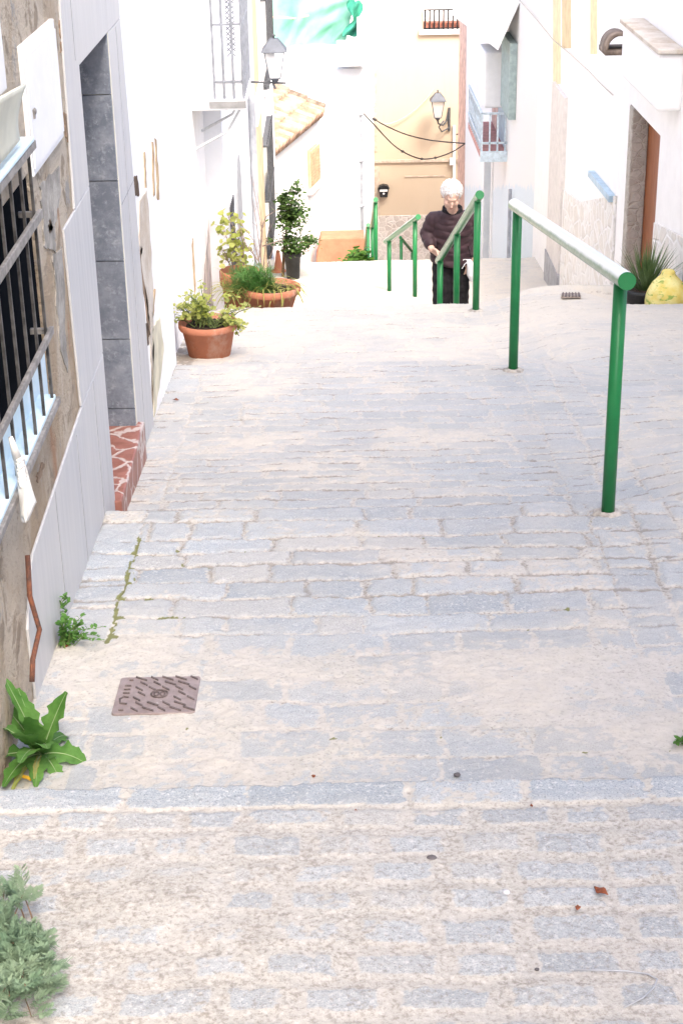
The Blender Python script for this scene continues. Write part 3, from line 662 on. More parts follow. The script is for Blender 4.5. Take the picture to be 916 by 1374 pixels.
for k in range(8): g_.tube([(XL+.024, 12.6+.05*(k % 7), -4.0+.11*k), (XL+.03, 12.70+.05*(k % 5), -3.9+.11*k)], .012, 5)
g_.build('window_grille', M['dark_metal'], gw)
pp = MB().tube([(XL+.04, 16.2, -5.3), (XL+.04, 16.2, -2.5), (XL+.04, 16.2, .3)], .035, 10); pp.build('downpipe', M['pipe_grey'], cw)
th_ = empty('house', (XL, 19, -5.4), 'narrow tan house with dark window grilles beyond the arched door', 'house')
mb = wall_box(MB(), -1, XL, 17.002, 23.2, -7.5, -.2, [(18.9, 20.6, -5.2, -3.9, .15), (20.0, 22.2, -3.4, -1.4, .15)]); mb.build('wall', M['white_far'], th_)
MB().box(XL-.02, XL+.03, 17.25, 18.6, -7, -3.35).build('pilaster', M['tan_paint'], th_, bevel=.008)
MB().box(XL-.02, XL+.05, 17.2, 18.7, -3.35, -3.05).build('pilaster_block', M['white_paint'], th_, bevel=.008)
MB().box(XL-.02, XL+.03, 17.25, 18.3, -3.05, -.4).build('pilaster', M['tan_paint'], th_, bevel=.008)
for (a, b, c, e) in ((18.9, 20.6, -5.2, -3.9), (20.0, 22.2, -3.4, -1.4)):
    w = MB().box(XL-.15, XL-.13, a, b, c, e).build('window', M['glass'], th_)
    q = MB()
    for yy in np.arange(a, b+.01, .14): q.box(XL+.06, XL+.075, yy-.008, yy+.008, c-.04, e+.04)
    for zz_ in (c, (c+e)/2, e): q.box(XL, XL+.08, a-.05, b+.05, zz_-.012, zz_+.012)
    q.build('window_grille', M['dark_metal'], w)
    MB().box(XL-.01, XL+.10, a-.06, b+.06, c-.12, c-.05).build('sill', M['white_paint'], w)

# --- the white house with the tiled roof that closes the left side
A0 = Vector((-.98, 23.6, 0)); A1 = Vector((-.33, 26.4, 0)); B1 = Vector((.47, 28.2, 0))
eave = -4.92
rh = empty('house', (-.9, 25.0, -8.6), 'white house with sun bleached tiled roof and tan shutters at the bend', 'house')
m_ = MB(); m_.prism([(A0.x, A0.y, -12), (A1.x, A1.y, -12), (B1.x, B1.y, -12), (-3.5, 31, -12), (-4.5, 25, -12)], (0, 0, 12+eave)); m_.build('wall', M['white_far'], rh)
dA = (A1-A0).normalized(); nA = Vector((dA.y, -dA.x, 0))
rf = MB(); up = Vector((-nA.x, -nA.y, .42))
def rp_(s, t, l=0): return A0 + dA*s + Vector((0, 0, eave)) + nA*.10 + up*t + Vector((0, 0, l))
Ln = (A1-A0).length+.12; RUN = 1.75
rf.add([rp_(-.3, -.04), rp_(Ln, -.04), rp_(Ln, RUN), rp_(-.3, RUN), rp_(-.3, -.04, -.07), rp_(Ln, -.04, -.07), rp_(Ln, RUN, -.07), rp_(-.3, RUN, -.07)], [(0, 1, 2, 3), (4, 5, 6, 7), (0, 1, 5, 4), (1, 2, 6, 5), (2, 3, 7, 6), (3, 0, 4, 7)])
s = -.25; j = 0
while s < Ln:
    for q in range(6):
        t0 = q*.30-.08; w = RN.uniform(-.012, .012); rf.tube([rp_(s+w, t0, .03), rp_(s+w, t0+.33, .012)], [.085, .07], 10)
    s += .205; j += 1
roof = rf.build('roof', M['roof_tile'], rh, True)
rd = MB()
for q in range(11): rd.tube([rp_(-.3+q*.29, RUN, .06), rp_(-.3+q*.29+.32, RUN, .05)], [.10, .085], 10)
for q in range(6): rd.tube([rp_(Ln, q*.30-.05, .06), rp_(Ln, q*.30+.27, .045)], [.085, .07], 10)
rd.build('ridge', M['roof_dark'], roof, True)
def ptA(px, py, off=0):
    d_ = _ray(px, py); k = (A0+nA*off).dot(nA)/d_.dot(nA); return d_*k
sh_ = MB()
a, b, c, e = ptA(412, 197), ptA(425, 194), ptA(425, 246), ptA(413, 249)
zt, zb = (a.z+b.z)/2, (c.z+e.z)/2
def onA(s, z, off): return A0+dA*s+nA*off+Vector((0, 0, z))
s0, s1 = (a-A0).dot(dA), (b-A0).dot(dA)
w_ = MB(); w_.prism([onA(s0-.03, zb, .0), onA(s1+.03, zb, 0), onA(s1+.03, zt, 0), onA(s0-.03, zt, 0)], nA*.02); w_ = w_.build('window', M['shutter'], rh)
for k in range(2):
    q0 = s0+(s1-s0)*(k*.52); q1 = s0+(s1-s0)*(k*.52+.48); l_ = MB()
    l_.prism([onA(q0, zb+.02, .021), onA(q1, zb+.02, .021), onA(q1, zt-.02, .021), onA(q0, zt-.02, .021)], nA*.03)
    for i in range(10):
        z = zb+.06+(zt-zb-.1)*i/10; l_.prism([onA(q0+.05, z, .053), onA(q1-.05, z, .053), onA(q1-.05, z+.04, .06), onA(q0+.05, z+.04, .06)], nA*.008)
    l_.build('shutter', M['shutter'], w_)
MB().prism([onA(s0-.08, zb-.08, 0), onA(s1+.08, zb-.08, 0), onA(s1+.08, zb, 0), onA(s0-.08, zb, 0)], nA*.08).build('sill', M['white_paint'], w_)
db_ = MB()
for dx, z1_ in ((0, -4.95), (.07, -5.3)):
    p = B1 + Vector((-.01-dx, -.05-.1*dx, 0)); db_.tube([p+Vector((0, 0, -7.4+dx*5)), p+Vector((0, 0, z1_))], .028, 8)
for z in (-5.3, -6.1, -6.9): db_.ell(B1+Vector((-.03, -.06, z)), (.07, .05, .04))
db_.build('downpipe', M['pipe_grey'], rh)
p0, p1 = onY(424, 350, 25.7), onY(489, 350, 25.7); q0, q1 = onY(430, 317, 25.9), onY(489, 314, 25.9)
ow = MB(); zt = q1.z
vs = []
for (P, z) in ((p0, -12), (p1, -12)): pass
ow.prism([(p0.x, 25.7, p0.z-3), (p1.x, 25.7, p1.z-3), (p1.x, 25.7, zt), (q0.x, 25.7, zt), (p0.x, 25.7, p0.z)], (0, .5, 0))
ow = ow.build('garden_wall', M['orange'], None, bevel=.02, loc=(p0.x, 25.7, -9)); tag(ow, 'low orange painted garden wall at the foot of the white house', 'wall')

# --- the white block behind with slatted terrace and green debris netting
wb = empty('house', (.2, 33, -11), 'white block with roof terrace behind the tiled roof', 'house')
P = lambda px, py, Y: onY(px, py, Y)
zr = P(470, 92, 31.5).z
MB().box(-3.8, P(501, 100, 31.5).x-.03, 31.5, 36, -14, zr).build('wall', M['white_far'], wb)
z2 = P(470, 76, 31.7).z
MB().box(P(452, 80, 31.7).x, P(490, 80, 31.7).x, 31.2, 33.5, z2-.10, z2+.06).build('canopy', M['white_paint'], wb, bevel=.02)
MB().box(P(480, 60, 33).x, P(501, 60, 33).x, 32.6, 36, -6, P(490, 33, 33).z).build('parapet', M['white_far'], wb, bevel=.02)
q = MB(); zl, zh = P(478, 82, 31.4).z, P(478, 50, 31.4).z
for k in range(5): x = P(471+2.6*k, 60, 31.4).x; q.box(x-.012, x+.012, 31.40, 31.43, zl, zh)
q.build('slat', M['shutter'], wb)
MB().box(P(376, 50, 35).x-2.5, P(500, 50, 35).x+.03, 36.2, 41, -14, -2.2).build('upper_wall', M['white_far'], wb)
q = MB()
for k in range(7): x = P(482+2.5*k, 20, 36.1).x; q.box(x-.012, x+.012, 36.12, 36.16, P(485, 28, 36).z, P(485, -20, 36).z)
q.build('railing', M['cream'], wb)
def sheet(fx, nu, nv, th=.02):
    m = MB(); m.v = [Vector(fx(i/nu, j/nv)) for j in range(nv+1) for i in range(nu+1)]
    m.f = [(j*(nu+1)+i, j*(nu+1)+i+1, (j+1)*(nu+1)+i+1, (j+1)*(nu+1)+i) for j in range(nv) for i in range(nu)]; return m
nl, nr_ = P(366, 80, 34.6), P(472, 60, 34.6)
def netf(u, v):
    xl = nl.x-.3; xr = P(482 - 22*v, 50, 34.6).x
    x = xl+(xr-xl)*u; z = P(420, -25 + 104*v - 8*u*v*v, 34.6).z
    y = 34.6 + .10*sin(9*u+2*v)+.06*sin(23*u+5*v*v)+.05*sin(31*u*v+4)
    return (x, y, z + .05*sin(14*u)*v)
o = sheet(netf, 60, 40).build('debris_netting', M['net'], None, True, loc=(0, 34.6, -3)); sm = o.modifiers.new('thick', 'SOLIDIFY'); sm.thickness = .01
tag(o, 'pale green debris netting hung over a scaffold above the rooftops', 'netting')
def netf2(u, v):
    c = P(474+6*sin(pi*v)-6*v, 0+48*v, 34.3); return (c.x+(u-.5)*(.22+.12*sin(9*v)), 34.3+.12*sin(7*u+11*v), c.z)
q = MB(); s2 = sheet(netf2, 10, 24)
fold = s2.build('net_fold', M['net_dark'], o, True)
sp = MB()
for px in (391, 424): sp.tube([P(px, -30, 34.9), P(px+3, 86, 34.9)], .03, 8)
sp.tube([P(360, 22, 34.45), P(395, 24, 34.45), P(414, 20, 34.45)], .018, 6); sp.tube([P(362, 79, 34.9), P(408, 79, 34.9)], .035, 8)
sp.build('scaffold_pole', M['shutter'], o)

# --- beige house across the foot of the street
YB = 38.0
bh = empty('house', (1.7, YB, -12), 'tall beige house across the foot of the street', 'house')
bx0 = P(501, 200, YB).x; zbase = P(560, 288, YB).z
bw0, bw1, bz0, bz1 = P(568, 20, YB).x, 3.2, P(580, 38, YB).z, P(580, -40, YB).z
def front_wall(mb, Y, x0, x1, z0, z1, hole, depth, back):
    a, b, c, e = hole
    for (u0, u1, v0, v1) in ((x0, a, z0, z1), (b, x1, z0, z1), (a, b, z0, c), (a, b, e, z1)):
        if u1 > u0 and v1 > v0: mb.quad((u0, Y, v0), (u1, Y, v0), (u1, Y, v1), (u0, Y, v1))
    for (p, q) in (((a, c), (b, c)), ((b, c), (b, e)), ((b, e), (a, e)), ((a, e), (a, c))):
        mb.quad((p[0], Y, p[1]), (q[0], Y, q[1]), (q[0], Y+depth, q[1]), (p[0], Y+depth, p[1]))
    mb.quad((a, Y+depth, c), (b, Y+depth, c), (b, Y+depth, e), (a, Y+depth, e))
    for X in (x0, x1): mb.quad((X, Y, z0), (X, Y+back, z0), (X, Y+back, z1), (X, Y, z1))
    mb.quad((x0, Y, z1), (x1, Y, z1), (x1, Y+back, z1), (x0, Y+back, z1)); mb.quad((x0, Y+back, z0), (x1, Y+back, z0), (x1, Y+back, z1), (x0, Y+back, z1))
front_wall(q := MB(), YB, bx0-.4, 6.5, -15, -2.4, (bw0, bw1, bz0, bz1), .5, 5); q.build('wall', M['beige'], bh)
MB().box(bx0-.4, 6.4, YB-.05, YB+.01, -15, zbase).build('stone_base', M['grey_clad'], bh)
MB().box(P(503, 226, YB).x-.6, P(509, 226, YB).x, YB-.03, YB+.01, zbase, P(505, 223, YB).z).build('door_jamb', M['beige_trim'], bh)
MB().box(P(503, 226, YB).x-.6, P(506, 226, YB).x, YB-.03, YB+.01, P(505, 202, YB).z, P(505, 97, YB).z).build('window_jamb', M['beige_trim'], bh)
lg = MB(); zc = P(560, 215, YB).z
lg.box(bx0-.3, 3, YB-.05, YB+.01, zc-.03, zc+.03); lg.box(P(543, 236, YB).x, 2.6, YB-.02, YB+.01, P(560, 236, YB).z-.015, P(560, 236, YB).z+.012); lg.build('string_course', M['beige_trim'], bh)
wn = MB().box(bw0+.01, bw1, YB+.38, YB+.42, bz0, bz1).build('window', M['white_paint'], bh)
MB().box(bw0-.10, bw1, YB-.10, YB+.34, bz0-.12, bz0-.002).build('sill', M['white_paint'], wn, bevel=.01)
MB().box(bw0+.005, bw1-.005, YB-.04, YB+.3, bz0+.001, bz0+.13).build('brick_edge', plain('red_brick_tile_edge', (.34, .13, .09), .8, .25, 7), wn)
rl = MB(); zt = P(580, 12, YB).z
for x in np.arange(bw0+.03, bw1, .105): rl.tube([(x, YB-.08, bz0-.02), (x, YB-.08, zt)], .020, 5)
for z in (zt, bz0+.02): rl.tube([(bw0, YB-.08, z), (bw1, YB-.08, z)], .016, 5)
rl.build('railing', M['black_metal'], wn)
pv = MB().tube([P(609, 242, YB-.05), P(609, 168, YB-.05)], .035, 8); pv.box(P(603, 218, YB).x, P(608, 218, YB).x, YB-.10, YB, P(605, 220, YB).z, P(605, 211, YB).z); pv.build('downpipe', M['white_paint'], bh)
zf = P(538, 345, 36).z
c = P(514.5, 256, YB-.1)
mbx = empty('mailbox', (c.x, c.y, c.z-.14), 'small dark brown mailbox with sloping lid on beige wall', 'mailbox')
w = .13
MB().prism([(c.x-.085, YB-.15, c.z-.14), (c.x+.085, YB-.15, c.z-.14), (c.x+.12, YB-.15, c.z+.06), (c.x-.12, YB-.15, c.z+.06)], (0, .14, 0)).build('case', M['black_metal'], mbx, bevel=.01)
MB().prism([(c.x-.14, YB-.17, c.z+.06), (c.x+.14, YB-.17, c.z+.06), (c.x+.10, YB-.17, c.z+.13), (c.x, YB-.17, c.z+.16), (c.x-.10, YB-.17, c.z+.13)], (0, .17, 0)).build('lid', M['black_metal'], mbx, bevel=.008)
MB().box(c.x-.09, c.x+.09, YB-.158, YB-.149, c.z+.0, c.z+.05).ell((c.x, YB-.152, c.z-.05), (.025, .008, .025)).build('slot_plate', M['white_metal'], mbx)

# --- right side: blue dado house far, low white house, near house with the orange door
bl_h = empty('house', (XR, 24, -7), 'pale blue and white house on the right with blue railed balcony', 'house')
BD0, BD1 = 25.0, 26.2
mb = wall_box(MB(), 1, XR, 19.75, 30.4, -9.5, -2.2, [(BD0, BD1, -8.0, -5.35, .18)]); mb.build('wall', M['blue_wall'], bl_h)
d_ = MB().box(XR+.15, XR+.17, BD0, BD1, -8.0, -5.35).build('door', M['door_blue'], bl_h)
q = MB(); q.box(XR-.03, XR+.15, BD1-.004, BD1+.12, -8, -5.2); q.box(XR-.03, XR+.15, BD0-.12, BD0+.004, -8, -5.2); q.box(XR-.03, XR+.15, BD0-.12, BD1+.12, -5.354, -5.18); q.build('door_frame', M['white_paint'], d_, bevel=.01)
MB().ell((XR+.10, BD0+.25, -5.75), (.05, .06, .06)).build('door_lamp', M['white_paint'], d_)
MB().tube([(XR-.05, 22.0, -6.2), (XR-.05, 22.0, -5.2)], .025, 8).build('downpipe', M['pipe_grey'], bl_h)
fz = P(660, 205, 23).z; fx0 = P(645, 205, 23).x
balc = MB().box(fx0, XR, 23.0, 25.3, fz-.10, fz).build('balcony', M['floor_red'], bl_h, bevel=.006)
MB().box(fx0-.012, XR, 22.97, 22.998, fz-.12, fz+.03).build('slab_edge', M['pale_blue_rail'], balc)
rl = MB(); ht = P(660, 152, 23).z-fz
for x in np.linspace(fx0+.01, XR-.03, 4): rl.box(x-.012, x+.012, 23.0, 23.02, fz, fz+ht)
for y in np.arange(23.0, 25.31, .16): rl.box(fx0, fx0+.02, y-.01, y+.01, fz, fz+ht)
for k in range(12): y = 23.1+.18*k; rl.tube([(fx0+.01, y+.08*cos(a), fz+.3+.08*sin(a)) for a in np.linspace(0, 2*pi, 9)], .012, 5)
for z in (.14, ht): rl.box(fx0, XR, 23.0, 23.03, fz+z-.014, fz+z+.014); rl.box(fx0-.01, fx0+.02, 23, 25.3, fz+z-.014, fz+z+.014)
rl.build('railing', M['pale_blue_rail'], balc)
MB().box(XR-.02, XR+.01, 23.3, 24.2, fz+.02, fz+1.2).build('balcony_door', M['blue_paint'], balc)
MB().box(XR-.012, XR+.01, 24.3, 25.2, fz+.02, fz+1.0).build('pink_wall_panel', M['brick_pink'], bl_h)
# white awning and box above the balcony
aw = MB(); a0, a1 = P(690, 0, 22.2), P(650, 118, 26.5)
z0 = P(672, 40, 23).z
aw.add([(XR, 21.9, z0+.55), (XR, 27, z0+.55), (fx0-.15, 27.0, z0-.25), (fx0+.10, 21.9, z0-.05), (XR, 21.9, z0+.50), (XR, 27, z0+.50), (fx0-.15, 27, z0-.30), (fx0+.1, 21.9, z0-.10)], [(0, 1, 2, 3), (4, 5, 6, 7), (0, 1, 5, 4), (1, 2, 6, 5), (2, 3, 7, 6), (3, 0, 4, 7)])
aw = aw.build('awning', M['white_paint'], None, loc=(XR, 24, z0)); tag(aw, 'white sloping awning above the pale blue balcony', 'awning')
bx = empty('box_unit', (XR-.1, 23.4, fz+ht), 'white box unit above the pale blue balcony railing', 'box unit')
MB().box(fx0+.05, XR-.001, 23.3, 24.1, fz+ht+.02, fz+ht+.80).build('case', M['white_paint'], bx, bevel=.03)
MB().box(XR-.10, XR-.003, 22.0, 23.1, fz+ht+.10, fz+ht+1.1).build('side_panel', plain('grey_green_panel', (.34, .43, .42), .7), bl_h)
# brick edge at the far corner of the blue house
be = empty('house', (XR-.05, 32, -8), 'faded pink brick house edge at the lower end of the right side', 'house')
MB().box(P(634, 200, 30.6).x, 7, 30.6, 34.3, -12, -3.45).build('wall', M['brick_pink'], be)
q = MB()
MB().box(P(636, 20, 30.5).x, P(642, 20, 30.5).x, 30.55, 30.605, P(638, 31, 30.5).z, P(638, -30, 30.5).z).build('brick_panel', M['brick'], be)
for py in (18, 34, 52, 72, 98, 150): q.box(P(626, py, 30.9).x-.04, P(627, py, 30.9).x+.06, 30.55, 30.598, P(626, py+2, 30.6).z, P(626, py-2, 30.6).z)
MB().box(P(627, 200, 30.6).x, P(634, 200, 30.6).x+.02, 30.62, 31.2, -12, -3.5).build('corner_pier', M['brick_pink'], be)
cbm = MB(); rr = random.Random(3)
for k in range(9):
    x = P(628, 250, 30.4).x+rr.uniform(0, .10); y = 30.45+rr.uniform(0, .1)
    cbm.tube([(x, y, P(628, 130, 30.4).z), (x-.04+rr.uniform(-.02, .02), y, P(628, 165, 30.4).z), (x+rr.uniform(-.05, .10), y, P(628, 210, 30.4).z), (x+.06+rr.uniform(-.06, .06), y, P(628, 240, 30.4).z)], .012, 5)
o = cbm.build('cable_bundle', M['wire'], None, True, loc=(P(628, 250, 30.4).x, 30.45, -6)); tag(o, 'bundle of tangled cables down the pink brick corner', 'cables')
tr = MB(); tr.tube([(P(632, 345, 30.3).x, 30.4, -9), (P(633, 290, 30.3).x, 30.4, P(632, 290, 30.3).z), (P(631, 225, 30.3).x, 30.4, P(632, 225, 30.3).z)], [.09, .085, .05], 8)
tr.build('render_scar', plain('grey_weathered_render', (.36, .33, .31), .9, .2), be, True)

lw = empty('house', (XR, 16.5, -5.0), 'low white house on the right with stone clad foot and yellow streaks', 'house')
mb = wall_box(MB(), 1, XR, 13.9, 19.745, -6.5, -1.60, []); mb.build('wall', M['white_wall'], lw)
MB().box(XR-.04, XR+.01, 17.15, 18.15, -5.0, -3.1).build('pilaster', plain('warm_white_pilaster', (.70, .66, .62), .9, .06), lw, bevel=.006)
MB().box(XR-.05, XR+.01, 17.1, 18.2, -5.6, -5.0).build('plinth', plain('grey_plinth', (.40, .40, .41), .8, .12), lw, bevel=.006)
MB().prism([Vector((XR-.022, y, z)) for y, z in ((13.9, -4.9), (17.1, -5.6), (17.1, -4.05), (15.9, -3.9), (13.9, -3.36))], (.02, 0, 0)).build('stone_cladding', M['clad'], lw)
c0, c1 = onX(790, 228, XR-.05), onX(818, 262, XR-.05)
MB().prism([Vector((XR-.06, c0.y, c0.z)), Vector((XR-.06, c1.y, c1.z)), Vector((XR-.06, c1.y, c1.z-.06)), Vector((XR-.06, c0.y, c0.z-.06))], (.06, 0, 0)).build('ledge', M['blue_paint'], lw, bevel=.004)
for (px0, px1, py0, py1, mm) in ((742, 752, -20, 112, (.78, .70, .46)), (754, 766, -20, 64, (.72, .58, .36)), (792, 801, -20, 72, (.76, .70, .42))):
    a, b = onX(px0, py0, XR), onX(px1, py1, XR); a2, b2 = onX(px1, py0, XR), onX(px0, py1, XR)
    t_ = plain('yellow_rain_streak', mm, .9, .08, 8)
    MB().prism(rag_ := [Vector((XR, p.y, p.z)) for p in (a, a2, b, b2)], (-.003, 0, 0)).build('yellow_streak', t_, lw)
cb = MB(); ps = [onX(px, py, XR-.03) for px, py in ((690, -8), (722, 28), (742, 53), (765, 72), (790, 95), (806, 112), (822, 127))]
cb.tube(ps, .005, 6); o = cb.build('cable', M['pale_wire'], None, True, loc=ps[3]); tag(o, 'pale cable clipped along the white wall on the right', 'cable')

nh = empty('house', (XR, 10, -3.2), 'white house on the right with varnished door under a canopy', 'house')
RY0, RY1, RZ0, RZ1 = 12.20, 13.50, -4.62, -2.50
mb = wall_box(MB(), 1, XR, 3.505, 13.895, -5.2, -1.05, [(RY0, RY1, RZ0, RZ1, .22)]); mb.build('wall', M['white_wall'], nh)
MB().box(XR-.01, XR+.13, RY1-.16, RY1-.004, RZ0, RZ1-.004).build('door_jamb', M['jamb'], nh, bevel=.012)
d_ = MB().box(XR+.13, XR+.18, RY0+.005, RY1-.004, RZ0, RZ1-.005).build('door', M['door_wood'], nh, bevel=.004)
MB().ell((XR+.115, RY0+.15, -3.6), (.02, .025, .025)).build('handle', M['bar_metal'], d_)
MB().prism([Vector((XR-.02, y, z)) for y, z in ((6.0, -4), (12.15, -4.2), (12.15, -3.15), (6.0, -2.2))], (.018, 0, 0)).build('stone_cladding', M['clad'], nh)
MB().box(XR-.035, XR+.01, 10.55, 10.95, -4.2, -2.35).build('grey_pier', plain('grey_wall_pier', (.40, .38, .36), .9, .15, 6), nh, bevel=.01)
can = MB().box(2.28, XR+.01, 11.55, 13.1, -2.20, -1.80).build('canopy', M['white_wall'], nh, bevel=.025)
MB().box(2.255, XR-.002, 11.52, 13.12, -1.799, -1.765).build('canopy_edge', M['peeled'], can, bevel=.008)
tl = MB(); c = onX(826, 52, 2.30); n_ = 14
vs = []
for i in range(n_+1):
    a = pi*i/n_
    for r_ in (.13, .11):
        for s_ in (-.02, .50): vs.append(Vector((c.x+.02+r_*cos(a)*.9, c.y-.10+s_*.6, c.z-.07+r_*sin(a))))
fs = []
for i in range(n_):
    b = 4*i; fs += [(b, b+1, b+5, b+4), (b+2, b+6, b+7, b+3), (b, b+4, b+6, b+2), (b+1, b+3, b+7, b+5)]
tl.add(vs, fs); tl.box(c.x-.10, XR+.005, c.y-.12, c.y+.22, c.z-.11, c.z-.072)
o = tl.build('clay_tile', M['roof_dark'], None, True, loc=(c.x+.1, c.y, c.z-.12)); tag(o, 'old half round clay tile on a ledge beyond the white canopy', 'roof tile')
wall_box(MB(), 1, XR+.002, -4, 3.5, -3.2, 9.6, []).build('shade_block', M['white_wall'], nh)  # unseen tall block added beside the camera to shade the near street
# ------------------------------------------------------------------ handrails
def handrail(posts, label, over=(.13, .13), pr=.0235, rr_=.030, group='green steel handrails down the middle of the street'):
    """posts = [(x, y, zfoot, ztop)] from near to far"""
    t = empty('handrail', (posts[0][0], posts[0][1], posts[0][2]), label, 'handrail', group)
    for (x, y, zf, zt) in posts:
        p = MB(); p.tube([(x, y, zf-.05), (x, y, zt)], pr, 18); p.build('post', M['green'], t, True)
        if y < 12:
            k = MB(); zg = gz(x, y); k.lathe((x, y, zg-.02), [(pr*2.3, .0), (pr*2.0, .024), (pr*1.5, .031), (pr*1.02, .033)], 20, 1.1, .95, False)
            for q in k.v: q += Vector((sin(q.y*190+q.x*70)*.004, cos(q.x*210)*.004, 0))
            k.build('mortar_collar', M['mortar'], t, True)
    a = Vector((posts[0][0], posts[0][1], posts[0][3]+rr_*.8)); b = Vector((posts[-1][0], posts[-1][1], posts[-1][3]+rr_*.8)); dd = (b-a).normalized()
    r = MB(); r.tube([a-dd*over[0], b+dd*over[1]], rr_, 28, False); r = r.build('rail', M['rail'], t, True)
    for e, s in ((a-dd*over[0], -1), (b+dd*over[1], 1)):
        m = MB(); m.tube([e-dd*s*.006, e+dd*s*.003], [rr_-.0005, rr_-.0005], 28); c = m.build('end_cap', M['green'], r)
    return t
def post_at(px, pyb, pyt, Y=None, zf=None):
    if Y is None:
        g_ = onG(px, pyb); Y = g_.y; x = g_.x; zf = g_.z
    else: x = onY(px, (pyb+pyt)/2, Y).x
    if zf is None: zf = gz(x, Y)
    return (x, Y, zf, onY(px, pyt, Y).z)
def avgx(p, px_top, pyt):
    return p
n1 = post_at(815, 690, 0); n2 = post_at(688, 497, 0)
n1 = (n1[0], n1[1], n1[2], onY(831, 381, n1[1]).z); n2 = (n2[0], n2[1], n2[2], onY(691, 284, n2[1]).z)
handrail([n1, n2], 'nearest green handrail with round capped end on two posts', (.10, .13))
w1 = post_at(638, 417, 0); w1 = (w1[0], w1[1], w1[2], onY(640.5, 270, w1[1]).z)
w3 = post_at(590, 410, 350, 12.8); w2 = post_at(611, 410, 308, (w1[1]+12.8)/2+.0)
xw = (w1[0]+w3[0])/2
zmid = (w1[3]+w3[3])/2; w2 = ((w1[0]+w3[0])/2, w2[1], w2[2], zmid)
handrail([w1, w2, w3], 'green handrail on three posts held by the elderly woman', (.10, .12))
l1 = post_at(556.5, 400, 297, 16.6); l2 = post_at(522, 393, 323, 17.7)
handrail([l1, l2], 'green handrail on two posts left of the elderly woman', (.14, .16))
f1 = post_at(504, 352, 272, 20.0); f2 = post_at(499.5, 352, 305, 21.6); 
handrail([f1, f2], 'green handrail descending behind the brow beside the white house', (.1, .2))
e1 = post_at(494, 352, 305, 23.5); e2 = post_at(490, 352, 335, 24.6)
handrail([e1, e2], 'dark small green handrail at the foot of the white house corner', (.05, .1))
h1 = post_at(538, 352, 321, 31.0); h2 = post_at(553, 352, 339, 31.6)
handrail([h1, h2], 'small distant green handrail in front of the grey stone base', (.05, .1), .03, .03)
# ------------------------------------------------------------------ lanterns
def lantern(c, w, label, arm):
    """c = bottom centre of the glass, w = width of the cap"""
    t = empty('wall_lamp', c, label, 'street lamp', 'iron street lanterns on house walls'); c = Vector(c)
    hgt = w*1.05; r0 = w*.22; r1 = w*.40
    def ring(r, z): return [c+Vector((sx*r, sy*r, z)) for sx, sy in ((-1, -1), (1, -1), (1, 1), (-1, 1))]
    b = ring(r0, 0); tp = ring(r1, hgt)
    g = MB()
    g.add(b+tp, [(0, 1, 5, 4), (1, 2, 6, 5), (2, 3, 7, 6), (3, 0, 4, 7)]); g.build('glass', M['lamp_glass'], t)
    f = MB()
    for i in range(4): f.tube([b[i], tp[i]], w*.022, 5); f.tube([b[i], b[(i+1) % 4]], w*.022, 5); f.tube([tp[i], tp[(i+1) % 4]], w*.025, 5)
    f.lathe(c-Vector((0, 0, w*.22)), [(w*.05, 0), (w*.12, w*.08), (w*.20, w*.2), (w*.22, w*.23)], 10); f.build('frame', M['lamp_grey'], t)
    cp = MB(); c0 = ring(w*.52, hgt); c1 = ring(w*.47, hgt+w*.10); c2 = ring(w*.16, hgt+w*.50)
    cp.add(c0+c1+c2, [(0, 1, 5, 4), (1, 2, 6, 5), (2, 3, 7, 6), (3, 0, 4, 7), (4, 5, 9, 8), (5, 6, 10, 9), (6, 7, 11, 10), (7, 4, 8, 11), (8, 9, 10, 11), (3, 2, 1, 0)])
    cp = cp.build('cap', M['lamp_grey'], t, bevel=w*.015)
    fn = MB(); fn.lathe(c+Vector((0, 0, hgt+w*.5)), [(w*.03, -.01), (w*.03, w*.06), (w*.07, w*.10), (w*.05, w*.16), (.002, w*.18)], 8); fn.build('finial', M['dark_metal'], cp, True)
    a = MB(); arm(a, c, w); a.build('bracket', M['dark_metal'], t)
    return t
c = onY(369, 104, 15.6)
def arm1(a, c, w):
    a.tube([c+Vector((0.10, 0, -.05)), (XL-.02, c.y-.05, c.z-.02)], .010, 6)
    a.tube([c+Vector((0, 0, -.10)), c+Vector((-.02, 0, -.06)), c+Vector((0, 0, -.04))], .012, 6)
lantern(c, .235, 'grey iron lantern on a wall arm by the tan pilasters', arm1)
c = onY(587, 157, YB-.55)
def arm2(a, c, w):
    p = [c+Vector((0, 0, -.05)), c+Vector((.02, .1, -.16)), c+Vector((.14, .3, -.24)), c+Vector((.24, .5, -.18)), c+Vector((.28, .54, .02))]
    a.tube(p, .022, 6); a.tube([c+Vector((.30, .52, -.42)), c+Vector((.30, .52, .12))], .03, 6)
    a.tube([c+Vector((.30, .5, -.34)), c+Vector((.12, .35, -.40)), c+Vector((.04, .2, -.26)), c+Vector((.16, .3, -.14))], .018, 6)
lantern(c, .36, 'grey iron lantern on a scroll bracket against the beige house', arm2)
